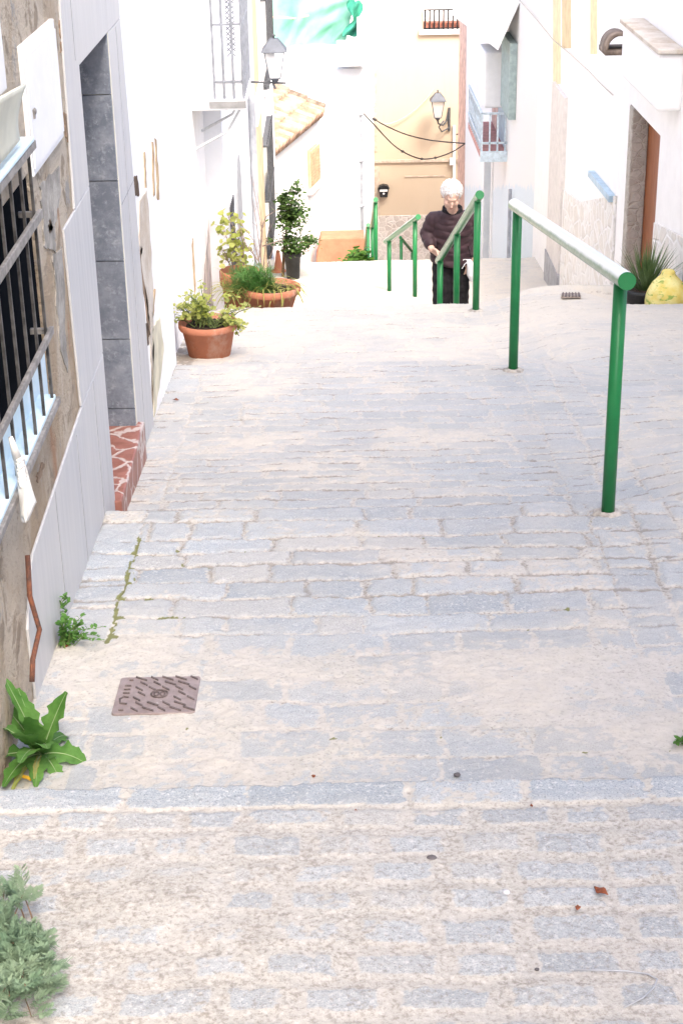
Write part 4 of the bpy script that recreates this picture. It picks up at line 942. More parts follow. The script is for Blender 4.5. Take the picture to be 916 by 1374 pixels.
# ------------------------------------------------------------------ cables across the beige front
def cable(pts, r, label, m='wire', knots=()):
    q = MB(); P3 = [onY(x, y, YY) for x, y, YY in pts]
    # smooth curve through the surveyed points
    out = []
    n = len(P3)
    for i in range(n-1):
        p0, p1, p2, p3 = P3[max(i-1, 0)], P3[i], P3[i+1], P3[min(i+2, n-1)]
        for k in range(6):
            t = k/6; out.append(.5*((2*p1)+(-p0+p2)*t+(2*p0-5*p1+4*p2-p3)*t*t+(-p0+3*p1-3*p2+p3)*t**3))
    out.append(P3[-1]); q.tube(out, r, 6)
    for kx in knots: q.ell(out[int(kx*(len(out)-1))], (r*2.6, r*2, r*2), 8, 6)
    o = q.build('cable', M[m], None, True, loc=P3[0]); tag(o, label, 'cable', 'cables strung across the beige house')
cable([(500, 158, 29), (515, 167, 30), (545, 180, 32), (580, 188, 33), (624, 192, 31)], .013, 'upper dark cable strung shallowly across the beige house', knots=(.05, .12))
cable([(488, 152, 28), (500, 165, 28.5), (530, 196, 31), (558, 211, 32.5), (580, 212, 32.5), (605, 204, 32), (624, 192, 31)], .013, 'lower dark cable sagging deeply across the beige house', knots=(.4, .58, .7))
cable([(502, 161, 37.9), (512, 166, 37.9), (530, 163, 37.9), (550, 152, 37.9), (568, 136, 37.9), (582, 119, 37.9)], .010, 'thin pale cable curving up the beige wall to the lantern', 'pale_wire')
cable([(612, 180, 37.85), (618, 179, 37.7), (625, 181, 37.5)], .016, 'short dark cable stub beside the white downpipe', 'wire')
# ------------------------------------------------------------------ iron cover, grate, small litter
def on_ground_quad(pts, lift): return [Vector((p.x, p.y, gz(p.x, p.y)+lift)) for p in (onG(*q) for q in pts)]
qa = on_ground_quad([(150, 962), (263, 960), (268, 911), (162, 912)], .007)
cc = sum(qa, Vector())/4; ex = ((qa[1]-qa[0])+(qa[2]-qa[3]))/2; ey = ((qa[3]-qa[0])+(qa[2]-qa[1]))/2
cov = empty('manhole_cover', cc, 'small rectangular iron cover with raised slanted bars set in the paving', 'manhole cover')
nz = ex.cross(ey).normalized(); W, H = ex.length, ey.length; ux, uy = ex.normalized(), ey.normalized(); uy = (uy-ux*uy.dot(ux)).normalized()
shear = .0
def cpt(u, v, l=0): return cc + ux*(u*W) + uy*(v*H) + nz*l
rc = []
for (a, b, q0) in ((.5, .5, 0), (-.5, .5, pi/2), (-.5, -.5, pi), (.5, -.5, 3*pi/2)):
    for k in range(5): an = q0+pi/2*k/4; rc.append(cpt(a-math.copysign(.05, a)+.05*cos(an), b-math.copysign(.05, b)+.05*sin(an), -.02))
pl = MB().prism(rc, nz*.02).build('plate', M['iron_cover'], cov, bevel=.002)
fr = MB().prism([cc+(p-cc)*1.045-nz*.003 for p in rc], nz*.012); fr.build('frame', M['slot_dark'], cov)
br = MB(); rr = random.Random(4)
for col in range(5):
    for row in range(7):
        u = -.22+.165*col+(.03 if row % 2 else -.015); v = -.42+.14*row
        if abs(u-.03) < .12 and abs(v) < .14: continue
        if u > .47: continue
        L = .05 if rr.random() < .7 else .075
        br.prism([cpt(u-L, v+.05, 0), cpt(u+L, v-.05, 0), cpt(u+L, v-.02, 0), cpt(u-L, v+.085, 0)], nz*.003)
ring = [cpt(.03+.10*cos(a), .10*sin(a), .002) for a in np.linspace(0, 2*pi, 25)]; br.tube(ring, .0028, 5)
for s_ in (-.035, .04): br.tube([cpt(.03+s_+.028*cos(a), .055*sin(a), .002) for a in np.linspace(0, 2*pi, 13)], .0022, 5)
# raised letters up the left margin
br.tube([cpt(-.34, -.26, .002), cpt(-.42, -.24, .002), cpt(-.44, -.12, .002), cpt(-.40, -.06, .002), cpt(-.34, -.08, .002)], .0028, 5)
for v in (.04, .14, .24): br.tube([cpt(-.42, v, .002), cpt(-.34, v, .002)], .0026, 5)
br.tube([cpt(-.42, -.42, .002), cpt(-.36, -.42, .002)], .003, 5); br.tube([cpt(-.38, .40, .002), cpt(-.33, .40, .002)], .003, 5)
br.build('raised_marks', M['slot_dark'], cov)
qa = on_ground_quad([(752, 402), (779, 402), (778, 397), (753, 397)], .01); m = MB().prism(qa, (0, 0, .012))
o = m.build('drain_grate', M['grate'], None, loc=qa[0]); tag(o, 'small rusty drain grate in the paving under the far end of the nearest rail', 'drain grate')
b = MB()
for k in range(6): a = qa[0]+(qa[1]-qa[0])*(k+.5)/6; c = qa[3]+(qa[2]-qa[3])*(k+.5)/6; b.tube([a+Vector((0, 0, .014)), c+Vector((0, 0, .014))], .006, 4)
b.build('grate_bar', M['slot_dark'], o)
g0, g1, g2 = (onG(*q) for q in ((17, 1042), (31, 1047), (42, 1051)))
cg = empty('cigarette_butt', g0+Vector((0, 0, .008)), 'bent cigarette butt with yellow filter beside the kerb stones', 'cigarette butt')
L_ = Vector((0, 0, .011))
MB().tube([g0+L_, g0+(g1-g0)*.55+L_], .0042, 8).build('filter', M['yellow_filter'], cg); MB().tube([g0+(g1-g0)*.55+L_, g1+L_], .0040, 8).build('paper', M['paper'], cg); MB().tube([g1+L_, g1+(g2-g1)*.6+L_+Vector((0, 0, .002)), g2+L_], .0045, 8).build('ash_end', M['yellow_filter'], cg)
g_ = onG(23, 1035); m = MB()
m.ell(g_+Vector((0, 0, .012)), (.012, .012, .012), 14, 10); m.tube([g_+Vector((.010*cos(a)*(1-a/14), -.006-.0006*a, .013+.010*sin(a)*(1-a/14))) for a in np.linspace(0, 10, 30)], .003, 6)
o = m.build('snail_shell', M['shell'], None, True, loc=g_); tag(o, 'round brown snail shell under the broad leaved weed', 'snail shell')
def dry(px, py, s, label, seed):
    r = random.Random(seed); g_ = onG(px, py); m = MB(); n = 7; m.v = []
    an = r.uniform(0, 6)
    for i in range(n+1):
        t = i/n; w = s*.32*sin(pi*min(t*1.05, 1))+.0005
        for sd in (-1, 0, 1):
            p = Vector((s*(t-.5), sd*w+s*.1*sin(3*t+seed), s*(.10+.22*abs(sd)*sin(4*t+seed)**2))); m.v.append(g_+Matrix.Rotation(an, 3, 'Z') @ p+Vector((0, 0, .004)))
    m.f = [(3*i+k, 3*i+k+1, 3*i+k+4, 3*i+k+3) for i in range(n) for k in range(2)]
    o = m.build('dry_leaf', M['dry_leaf'], None, True, loc=g_); sm = o.modifiers.new('thick', 'SOLIDIFY'); sm.thickness = .0008
    tag(o, label, 'leaf', 'dry leaves and bits lying on the setts')
dry(806, 1201, .034, 'crumpled red brown dry leaf, the largest on the lower setts', 2)
dry(774, 1221, .016, 'small red brown leaf scrap just left of the largest dry leaf', 3)
dry(477, 1092, .013, 'tiny dark dry leaf on the kerb row in the middle', 4)
dry(847, 1071, .012, 'tiny dark dry leaf on the kerb row at the right', 5)
dry(420, 1044, .013, 'tiny dark curled leaf above the kerb row left of the middle', 6)
dry(713, 1084, .010, 'thin dark splinter lying below the kerb row', 7)
dry(748, 741, .012, 'tiny dark leaf near the foot of the nearest handrail', 8)
dry(686, 912, .011, 'tiny dark speck of leaf on the pale cemented stretch', 9)
dry(90, 870, .02, 'dry leaf scrap beside the small weed', 10)
dry(236, 538, .03, 'dark twiglike leaf near the gutter stones', 12)
def pebble(px, py, s, m_, label, seed):
    g_ = onG(px, py); r = random.Random(seed); m = MB(); m.ell(g_+Vector((0, 0, s*.3)), (s*r.uniform(.9, 1.2), s*.8, s*.55), 12, 8)
    for v in m.v: v += Vector((r.uniform(-1, 1), r.uniform(-1, 1), r.uniform(-1, 1)))*s*.06
    o = m.build('pebble', M[m_], None, True, loc=g_); tag(o, label, 'pebble', 'loose pebbles on the setts')
pebble(679, 1199, .0085, 'pebble', 'flat pale pebble between setts left of the largest dry leaf', 1)
pebble(579, 1153, .010, 'dark_pebble', 'dark grey stone chip below the kerb row', 2)
pebble(613, 1041, .009, 'dark_pebble', 'grey stone chip above the kerb row', 3)
pebble(720, 1302, .005, 'dark_pebble', 'small dark pebble between the lower setts', 4)
pebble(174, 966, .006, 'pebble', 'small pale pebble below the iron cover', 5)
pebble(733, 1362, .004, 'shell', 'tiny brown pebble at the bottom of the street', 6)
ps = [onG(px, py)+Vector((0, 0, .012)) for px, py in ((772, 1309), (800, 1309), (840, 1310), (868, 1314), (881, 1321), (877, 1332), (862, 1346), (836, 1360))]
tw = MB(); tw.tube(ps, [.0016]*7+[.001], 5); o = tw.build('wire_loop', M['pipe_grey'], None, True, loc=ps[0]); tag(o, 'thin pale wire lying in a curve on the lower right setts', 'wire')
# ------------------------------------------------------------------ plants
def leaf_round(mb, c, nrm, s, r, lobes=5):
    """one rounded scalloped leaf as a shallow cup"""
    nrm = nrm.normalized(); a = nrm.orthogonal().normalized(); a = Matrix.Rotation(r.uniform(0, 6.28), 3, nrm) @ a; b = nrm.cross(a); n = 10
    vs = [c]; 
    for k in range(n):
        q = 2*pi*k/n; rad_ = s*(.85+.15*cos(lobes*q))*(1-.30*max(0, cos(q))**6); vs.append(c+(a*cos(q)+b*sin(q))*rad_+nrm*s*.22*r.uniform(.6, 1.2))
    mb.add(vs, [(0, 1+k, 1+(k+1) % n) for k in range(n)])
def leaf_blade(mb, p0, dir_, L, w, droop, r, seg=7, fold=.25, tip=1.0):
    d_ = dir_.normalized(); side = d_.cross(Vector((0, 0, 1)))
    side = side.normalized() if side.length > .05 else Vector((r.uniform(-1, 1), r.uniform(-1, 1), 0)).normalized()
    vs = []; p = Vector(p0)
    for i in range(seg+1):
        t = i/seg; ww = w*(1-t**1.6*tip)*(.55+.45*min(1, t*4))+.0004
        up = side.cross(d_).normalized(); vs += [p-side*ww+up*ww*fold, p.copy(), p+side*ww+up*ww*fold]
        d_ = (d_+Vector((0, 0, -droop/seg))).normalized(); p = p+d_*(L/seg)
    mb.add(vs, [(3*i+k, 3*i+k+1, 3*i+k+4, 3*i+k+3) for i in range(seg) for k in range(2)])
def leaf_oval(mb, c, d_, s, r, wid=.45):
    d_ = d_.normalized(); side = d_.cross(Vector((r.uniform(-.4, .4), r.uniform(-.4, .4), 1))); side = side.normalized() if side.length > .02 else Vector((1, 0, 0)); up = side.cross(d_)
    prof = [(0, .02), (.25, .8), (.5, 1), (.78, .65), (1, .02)]; vs = []
    for t, w in prof:
        q = c+d_*s*t-up*s*.15*t*t; vs += [q-side*s*wid*w+up*s*.06*w, q, q+side*s*wid*w+up*s*.06*w]
    mb.add(vs, [(3*i+k, 3*i+k+1, 3*i+k+4, 3*i+k+3) for i in range(4) for k in range(2)])
def rdir(r, zmin=-.2, zmax=1):
    a = r.uniform(0, 2*pi); z = r.uniform(zmin, zmax); q = math.sqrt(max(0, 1-z*z)); return Vector((q*cos(a), q*sin(a), z))
def pot_round(base, R0, R1, H, root, mat, sx=1., sy=1., soil=True):
    p = MB(); p.lathe(base, [(R0*.9, 0), (R0, .004), (R1*.94, H*.80), (R1*1.03, H*.81), (R1*1.06, H*.86), (R1*1.06, H*.985), (R1*1.03, H), (R1*.95, H), (R1*.92, H*.9), (R1*.6, H*.88)], 40, sx, sy, True)
    pt = p.build('pot', mat, root, True)
    s_ = MB(); s_.lathe(base, [(.001, H*.90), (R1*.5, H*.905), (R1*.93, H*.885)], 24, sx, sy, False); s_.build('soil', M['soil'], pt)
    return pt
# 1 potted geranium at the brow on the left
r = random.Random(21); g0 = onY(282, 487, 9.25); base = Vector((g0.x, 9.25, gz(g0.x, 9.25)+.004))
pg = empty('potted_plant', base, 'terracotta pot of lime green geranium on the edge of the middle terrace', 'potted plant')
Hh = .21
pot_round(base, .125, .168, Hh, pg, M['terracotta'])
top = base+Vector((0, 0, Hh*.92)); st = MB(); lf = MB()
for i in range(52):
    cl = 0 if r.random() < .70 else 1
    tgt = (onY(262+r.gauss(0, 17), 413+r.gauss(0, 13), 9.25+r.gauss(0, .07)) if cl == 0 else onY(317+r.gauss(0, 12), 427+r.gauss(0, 10), 9.2+r.gauss(0, .06)))
    b0 = top+Vector((r.uniform(-.10, .06) if cl == 0 else r.uniform(.0, .11), r.uniform(-.08, .08), 0)); mid = b0.lerp(tgt, .5)+Vector((r.uniform(-.02, .02), r.uniform(-.02, .02), .02))
    st.tube([b0, mid, tgt], [.0035, .0028, .0018], 5)
    for k in range(r.randint(6, 10)):
        t = r.uniform(.45, 1.05); q = b0.lerp(mid, t*2) if t < .5 else mid.lerp(tgt, t*2-1); c = q+rdir(r, -.3, 1)*r.uniform(.015, .055); st.tube([q, c], [.0012, .001], 4)
        leaf_round(lf, c, Vector((r.gauss(0, .5), r.gauss(-.3, .5), 1)), r.uniform(.009, .021), r)
st.build('stem', M['stem_green'], pg); lf.build('foliage', M['leaf_lime'], pg, True)
# 2 wide bowl with feathery bush and arching blades
r = random.Random(5); c0 = onY(368, 392, 11.36); base = Vector((c0.x-.02, 11.36, gz(c0.x, 11.36)+.004)); zt = onY(385, 386, 11.3).z
bb = empty('potted_plant', base, 'wide terracotta bowl of feathery green bush and arching blades on the top stair', 'potted plant')
H2 = max(.12, zt-base.z); pot_round(base, .12, .20, H2, bb, M['terracotta'])
fe = MB(); st = MB(); top = base+Vector((-.05, 0, H2*.9))
for i in range(330):
    tx, ty = r.gauss(338, 20), r.gauss(379, 13)
    if (tx-338)**2/1400+(ty-378)**2/800 > 1: continue
    tgt = onY(tx, ty, 11.36+r.gauss(0, .09)); b0 = top+Vector((r.uniform(-.12, .06), r.uniform(-.08, .08), 0)); d_ = (tgt-b0).normalized()
    st.tube([b0, b0.lerp(tgt, .6)+Vector((0, 0, .01)), tgt], [.002, .0015, .0008], 4)
    for k in range(26):
        q = b0.lerp(tgt, r.uniform(.45, 1.05)); leaf_blade(fe, q, d_*.6+rdir(r, -.4, .9), r.uniform(.03, .065), .0018, .4, r, 3)
fe.build('foliage', M['leaf_fern'], bb, True); st.build('stem', M['stem_green'], bb)
ab = MB()
for i in range(120):
    bx = r.uniform(-.36, .06) if i < 90 else r.uniform(.05, .16)
    b0 = base+Vector((bx, r.uniform(-.10, .06), H2*.95)); leaf_blade(ab, b0, Vector((r.gauss(-.25 if i < 90 else .25, .7), r.gauss(-.3, .4), r.uniform(.5, 1.1))), r.uniform(.14, .26), r.uniform(.0045, .007), r.uniform(1.6, 2.8), r, 8)
ab.build('blade', M['leaf_blade'], bb, True)
# 3 leggy plant against the wall
r = random.Random(8); base = Vector((onY(322, 380, 11.9).x, 11.9, gz(-.7, 11.9)+.004)); zt = onY(315, 362, 11.9).z
lp = empty('potted_plant', base, 'leggy shrub with bare twigs and lime leaves in a terracotta pot against the wall', 'potted plant')
pot_round(base, .10, .145, zt-base.z, lp, M['terracotta'])
tw = MB(); lf = MB(); top = Vector((base.x, base.y, zt-.02))
for (tx, ty, w) in ((298, 300, 1), (305, 288, 1), (312, 320, 1), (300, 335, 1), (318, 292, 1), (328, 350, .4)):
    tgt = onY(tx, ty, 11.85+r.gauss(0, .06)); b0 = top+Vector((r.uniform(-.06, .06), 0, 0)); mid = b0.lerp(tgt, .5)+Vector((r.uniform(-.03, .03), 0, .02)); tw.tube([b0, mid, tgt], [.006, .004, .002], 5)
    for k in range(int(34*w)):
        q = mid.lerp(tgt, r.uniform(-.4, 1.1)); c = q+rdir(r, -.5, .8)*r.uniform(.02, .075); tw.tube([q, c], .001, 4)
        leaf_round(lf, c, Vector((r.gauss(0, .6), r.gauss(-.5, .5), .8)), r.uniform(.014, .03), r, 3)
bare = [((352, 372), (347, 350), (352, 300), (345, 255)), ((352, 372), (356, 330), (362, 300)), ((350, 360), (340, 322), (322, 298)), ((349, 345), (352, 310), (337, 236)), ((354, 378), (362, 345), (372, 318)), ((347, 350), (331, 330), (320, 300)), ((352, 330), (368, 325), (382, 320)), ((350, 310), (357, 290), (374, 280)), ((345, 355), (338, 335), (318, 340)), ((352, 378), (350, 345), (344, 300), (338, 265))]
for pl_ in bare:
    Yb = 11.75+r.gauss(0, .04); P3 = [onY(x, y, Yb) for x, y in pl_]; tw.tube(P3, [.0055*(1-.75*i/(len(P3)-1)) for i in range(len(P3))], 5)
    for k in range(5):
        i = r.randrange(len(P3)-1); q = P3[i].lerp(P3[i+1], r.random()); tw.tube([q, q+Vector((r.uniform(-.05, .05), r.uniform(-.03, .03), r.uniform(.02, .08)))], [.0018, .0007], 4)
tw.build('stem', M['twig'], lp); lf.build('foliage', M['leaf_lime'], lp, True)
# 4 spiky plant, right
r = random.Random(9); c0 = onY(866, 385, 10.95); base = Vector((c0.x, 10.95, gz(c0.x, 10.95)+.004))
sp = empty('potted_plant', base, 'spiky grey green plant in a black plastic pot by the white wall on the right', 'potted plant')
zt = onY(866, 384, 10.95).z; H4 = max(.14, zt-base.z); pot_round(base, .12, .17, H4, sp, M['black_pot'])
bl = MB(); top = base+Vector((0, 0, H4*.9))
for i in range(150):
    a = r.uniform(0, 2*pi); sp_ = r.random()**.8; d_ = Vector((cos(a)*sp_*.95, sin(a)*sp_*.8, 1)); L = r.uniform(.24, .40)*(1-.25*sp_)
    leaf_blade(bl, top+Vector((cos(a), sin(a), 0))*.08*sp_, d_, L, r.uniform(.005, .0085), r.uniform(.05, .75)*sp_+.05, r, 7, .35)
bl.build('foliage', M['leaf_spike'], sp, True)
# the big lemon-shaped fruit ornament
r = random.Random(3); c0 = onY(893, 392, 10.62); zb = gz(c0.x, 10.62); zt = onY(895, 363, 10.62).z; Hl = zt-zb+.02
lm = MB(); lm.lathe((c0.x+.01, 10.62, zb-.01), [(.06, 0), (.12, .02), (.148, .06), (.150, Hl*.42), (.135, Hl*.58), (.10, Hl*.74), (.062, Hl*.84), (.048, Hl*.90), (.050, Hl*.96), (.03, Hl*1.0), (.001, Hl*1.0)], 30)
for v in lm.v:
    k = Vector((v.x-c0.x, v.y-10.62, 0)); n_ = vn = 0.010*sin(v.x*41+v.z*37)+.008*sin(v.y*53-v.z*29); v += k*n_*5
o = lm.build('lemon_ornament', M['lemon'], None, True, loc=(c0.x, 10.62, zb)); tag(o, 'large yellow and green knobbly lemon shaped ornament beside the spiky plant', 'ornament')
ss = o.modifiers.new('sub', 'SUBSURF'); ss.levels = 1; ss.render_levels = 1
# 5 shrubs near the bend
def shrub(name, c, rad_, n, ls, mat, stem_pts, label, cat, seed, group=None, pot=None, wid=.42):
    r = random.Random(seed); base = Vector(stem_pts[0]); t = empty(name, base, label, cat, group); lf = MB(); st = MB(); c = Vector(c)
    st.tube(stem_pts, [.03*rad_[0]/.4+.006]*(len(stem_pts)-1)+[.006], 7)
    cl = [(c+Vector((r.gauss(0, .45)*rad_[0], r.gauss(0, .45)*rad_[1], r.gauss(0, .45)*rad_[2])), r.uniform(.25, .5)) for _ in range(14)]
    for q, k in cl:
        st.tube([stem_pts[-1], Vector(stem_pts[-1]).lerp(q, .6)+Vector((0, 0, .03)), q], [.008, .005, .002], 5)
        for i in range(n//14):
            p = q+Vector((r.gauss(0, .5)*rad_[0]*k*1.4, r.gauss(0, .5)*rad_[1]*k*1.4, r.gauss(0, .5)*rad_[2]*k*1.4)); leaf_oval(lf, p, rdir(r, -.6, .7), r.uniform(.6, 1.2)*ls, r, wid)
    if pot: pot_round(Vector(pot[0]), pot[1]*.75, pot[1], pot[2], t, M['black_pot'])
    lf.build('foliage', mat, t, True); st.build('stem', M['stem'], t)
Yh = 18.6; c = onY(388, 281, Yh)
shrub('climbing_shrub', c, (.17, .24, .21), 1300, .05, M['leaf_dark'], [(c.x-.10, Yh, gz(c.x, Yh)), (c.x-.08, Yh, c.z-.5), (c.x-.02, Yh, c.z-.1)], 'dark green shrub growing up beside the tan pilasters', 'shrub', 4)
Yh = 18.5; c = onY(392, 329, Yh); zg = gz(c.x, Yh)
shrub('potted_shrub', c+Vector((.05, 0, .03)), (.22, .2, .10), 700, .045, M['leaf_dark'], [(c.x, Yh, zg+.2), (c.x, Yh, c.z-.05)], 'low bushy plant in a dark pot beside the left wall near the bend', 'potted plant', 6, None, ((c.x, Yh, zg), .10, max(.2, c.z-zg-.07)), .4)
Yh = 21.6; c = onY(482, 343, Yh)
shrub('shrub', c+Vector((0, 0, -.1)), (.20, .2, .2), 520, .10, M['leaf_mid'], [(c.x, Yh, gz(c.x, Yh)), (c.x, Yh, c.z-.15)], 'bright green shrub in front of the orange garden wall', 'shrub', 7, None, None, .36)
# the small orange thing by the dark pot
cn = onY(373, 345, 18.9); o = MB().lathe((cn.x, 18.9, gz(cn.x, 18.9)), [(.09, 0), (.09, .02), (.055, .025), (.02, .26), (.001, .27)], 14).build('orange_cone', M['orange'], None, True, loc=(cn.x, 18.9, gz(cn.x, 18.9))); tag(o, 'small orange cone beside the dark plant pot', 'cone')
# 6 broad lobed weed at the left edge
def lobed(mb, rib, p0, d_, L, w, droop, r, seg=22):
    d_ = d_.normalized(); side = d_.cross(Vector((0, 0, 1))).normalized(); p = Vector(p0); vs = []; cs = []
    tw_ = r.uniform(-.3, .3); lob = r.uniform(4.5, 6.5); ph = r.random()
    for i in range(seg+1):
        t = i/seg; env = w*(sin(pi*min(1, t**.75*.93+.04))**.8)*(.35+.75*t if t < .75 else .91)
        saw = ((t*lob+ph) % 1); k = .66+.46*saw; up = side.cross(d_).normalized()
        s2 = (side*cos(tw_*t)+up*sin(tw_*t)); ww = env*k+.001; wav = .14*ww*sin(t*21+ph*6)
        bk = d_*(-.30*ww*saw)
        vs += [p-s2*ww+up*(ww*.18+wav)+bk, p-s2*ww*.45+up*ww*.05, p.copy(), p+s2*ww*.45+up*ww*.05, p+s2*ww+up*(ww*.18-wav)+bk]; cs.append(p+up*.001)
        d_ = (d_+Vector((0, 0, -droop/seg))).normalized(); p = p+d_*(L/seg)
    mb.add(vs, [(5*i+k, 5*i+k+1, 5*i+k+6, 5*i+k+5) for i in range(seg) for k in range(4)]); rib.tube(cs, [.0018*(1-.8*i/seg) for i in range(seg+1)], 4)
r = random.Random(12); g0 = onG(8, 1020); base = Vector((-.79, g0.y, gz(-.79, g0.y)))
wd = empty('weed', base, 'large broad leaved weed with toothed leaves at the foot of the tan wall', 'weed')
lf = MB(); rb = MB(); b0 = base+Vector((.02, 0, .01))
def aim(px, py, Y, L, w, dr, k=1.0):
    w *= 1.6 if w < .04 else 1.2; dr += .25
    q = onY(px, py, Y); d_ = (q-b0); lobed(lf, rb, b0, d_+Vector((0, 0, .30*dr*d_.length)), d_.length*1.04, w, dr, r)
for (px, py, dy, w, dr) in ((84, 931, .05, .044, .25), (115, 1012, -.02, .046, .9), (83, 1040, -.10, .018, 1.2), (26, 925, .10, .022, .15), (6, 905, .05, .018, .1), (46, 1035, -.14, .022, 1.0), (90, 975, .14, .026, .6), (20, 975, -.16, .026, .2), (38, 960, -.06, .024, .3), (-12, 960, -.02, .03, .3), (-20, 1010, -.05, .03, .6), (5, 1030, -.16, .024, .9), (60, 985, -.14, .024, .6), (-5, 930, .12, .022, .2), (28, 1000, -.2, .022, .5), (72, 1000, .06, .024, .8)):
    aim(px, py, g0.y+dy, .2, w, dr)
dl = MB(); dr_ = MB()
for (px, py, dy, w) in ((12, 1034, -.16, .012), (44, 1020, -.12, .010)):
    q = onY(px, py, g0.y+dy); d_ = q-b0; lobed(dl, dr_, b0, d_+Vector((0, 0, .2*d_.length)), d_.length, w, 1.1, r)
dl.build('dry_leaf', M['leaf_blade'], wd, True); dr_.build('midrib', M['midrib'], wd)
lf.build('foliage', M['leaf_weed'], wd, True); rb.build('midrib', M['midrib'], wd)
# 7 small weeds
def small_weed(px, py, spread, hgt, n, ls, label, mat, seed, pts=None, cat='weed'):
    r = random.Random(seed); g0 = onG(px, py); t = empty('weed', g0, label, cat); lf = MB(); st = MB()
    for i in range(n):
        d_ = Vector((r.gauss(0, 1)*spread, r.gauss(0, .7)*spread, r.uniform(.15, 1)*hgt)); tip = g0+d_; tip.x = max(tip.x, XL+.03); mid = g0.lerp(tip, .5)+Vector((0, 0, .25*hgt)); st.tube([g0+Vector((r.gauss(0, .02), r.gauss(0, .02), 0)), mid, tip], [.0016, .0012, .0006], 4)
        for k in range(13):
            q = g0.lerp(mid, k/6) if k < 6 else mid.lerp(tip, (k-6)/6); leaf_oval(lf, q, rdir(r, -.1, .8)+d_.normalized()*.4, ls*r.uniform(.6, 1.2), r, .34)
    lf.build('foliage', mat, t, True); st.build('stem', M['stem_green'], t)
small_weed(88, 866, .06, .09, 26, .017, 'small straggling green weed at the foot of the tiled wall', M['leaf_weed'], 3)
small_weed(73, 846, .012, .12, 5, .016, 'thin upright sprig against the tiled wall', M['leaf_weed'], 13)
small_weed(919, 1000, .022, .035, 7, .016, 'small green sprig at the right edge of the paving', M['leaf_weed'], 5)
# 8 feathery blue-green plant at the lower left corner
r = random.Random(17); g0 = onG(22, 1300); 
fp = empty('feathery_plant', g0, 'blue green plant with finely divided leaves at the lower left corner', 'plant')
lf = MB(); st = MB(); n_st = 0
def pinnate(p0, d_, L, lev, r):
    """one finely divided leaf"""
    side = d_.cross(Vector((r.uniform(-.5, .5), r.uniform(-.5, .5), 1))).normalized(); up = side.cross(d_)
    p1 = p0+d_*L+up*r.uniform(-.1, .15)*L; leaf_blade(lf, p0, (p1-p0), L, .0009 if lev else .0008, .25, r, 3)
    if lev == 0: return
    n = 5
    for k in range(n):
        t = .25+.7*k/n; q = p0.lerp(p1, t)
        for s_ in (-1, 1):
            dd = (d_*.8+side*s_*(.9)+up*r.uniform(-.15, .35)).normalized(); pinnate(q, dd, L*(.52-.28*t), lev-1, r)
for i in range(78):
    px, py = r.gauss(14, 34), r.gauss(1278, 52)
    if px > 78 or py > 1385 or py < 1182 or px < -45: continue
    if (px-12)**2/4600+(py-1278)**2/10500 > 1: continue
    hgt = r.uniform(.02, .13); c = onG(px, py); q = c*(1-hgt/1.75*.9)
    b0 = g0+Vector((r.uniform(-.05, .05), r.uniform(-.1, .08), 0)); d_ = (q-b0).normalized(); st.tube([b0, b0.lerp(q, .55)+Vector((0, 0, .015)), q], [.0022, .0016, .001], 5)
    for k in range(5):
        dd = (d_*.5+rdir(r, -.1, 1)*.9).normalized(); pinnate(b0.lerp(q, r.uniform(.72, 1.0)), dd, r.uniform(.035, .062), 2 if k < 4 else 1, r)
lf.build('foliage', M['leaf_blue'], fp, True); st.build('stem', M['stem'], fp)
# ------------------------------------------------------------------ the elderly woman climbing the steps
YW = 13.08
def w(px, py, dy=0): return onY(px, py, YW+dy)
foot_z = gz(.85, YW)
hip = w(606, 345); hip.y = YW+.05
per = empty('person', (hip.x, YW+.05, foot_z), 'elderly woman with white hair in a plum quilted jacket climbing the steps holding the rail', 'person')
def v(x, y, z): return Vector((x, y, z))
hc = w(605.5, 262.5, -.17)          # head centre
ax = Matrix.Rotation(rad(31), 3, 'X') @ Matrix.Rotation(rad(4), 3, 'Y')       # head bowed towards the steps (faces -Y)
HS = .90
def H(x, y, z): return hc + ax @ (Vector((x, y, z))*HS)
def E(m, c, r, *a): return m.ell(c, tuple(q*HS for q in r), *a)
ns = w(607, 283, -.06)          # base of the neck
shL = w(580, 293, -.01); shR = w(632, 292, .01); elL = w(571, 314, .02); haL = w(579, 334, -.10)
elR = w(634, 328, .08); haR = w(630, 350, .02)
# body (head, neck, trunk, limbs) as one skin
b = MB()
E(b, H(0, .012, .018), (.075, .088, .088), 24, 16, ax); E(b, H(0, -.028, -.038), (.067, .062, .070), 20, 12, ax); E(b, H(0, -.055, -.088), (.036, .028, .024), 12, 8, ax)
E(b, H(0, -.090, -.022), (.0105, .016, .024), 10, 8, ax); E(b, H(0, -.104, -.036), (.013, .012, .010), 10, 8, ax); E(b, H(0, -.068, .022), (.046, .018, .014), 14, 8, ax)
for s in (-1, 1):
    E(b, H(s*.036, -.060, -.032), (.028, .026, .028), 12, 8, ax); E(b, H(s*.080, .010, -.010), (.010, .018, .030), 10, 8, ax); E(b, H(s*.029, -.072, .002), (.013, .010, .0085), 10, 8, ax)
    E(b, H(s*.032, -.046, -.070), (.028, .030, .028), 10, 8, ax)
E(b, H(0, -.082, -.062), (.022, .010, .0055), 12, 6, ax); E(b, H(0, -.079, -.073), (.019, .011, .006), 12, 6, ax)
b.limb([H(0, .02, -.05), ns, ns+v(0, .04, -.10)], [.046, .046, .05])
tr_ = [ns+v(0, .04, -.08), v(hip.x, YW+.07, (ns.z+hip.z)/2), hip]
b.limb(tr_, [.06, .09, .10])
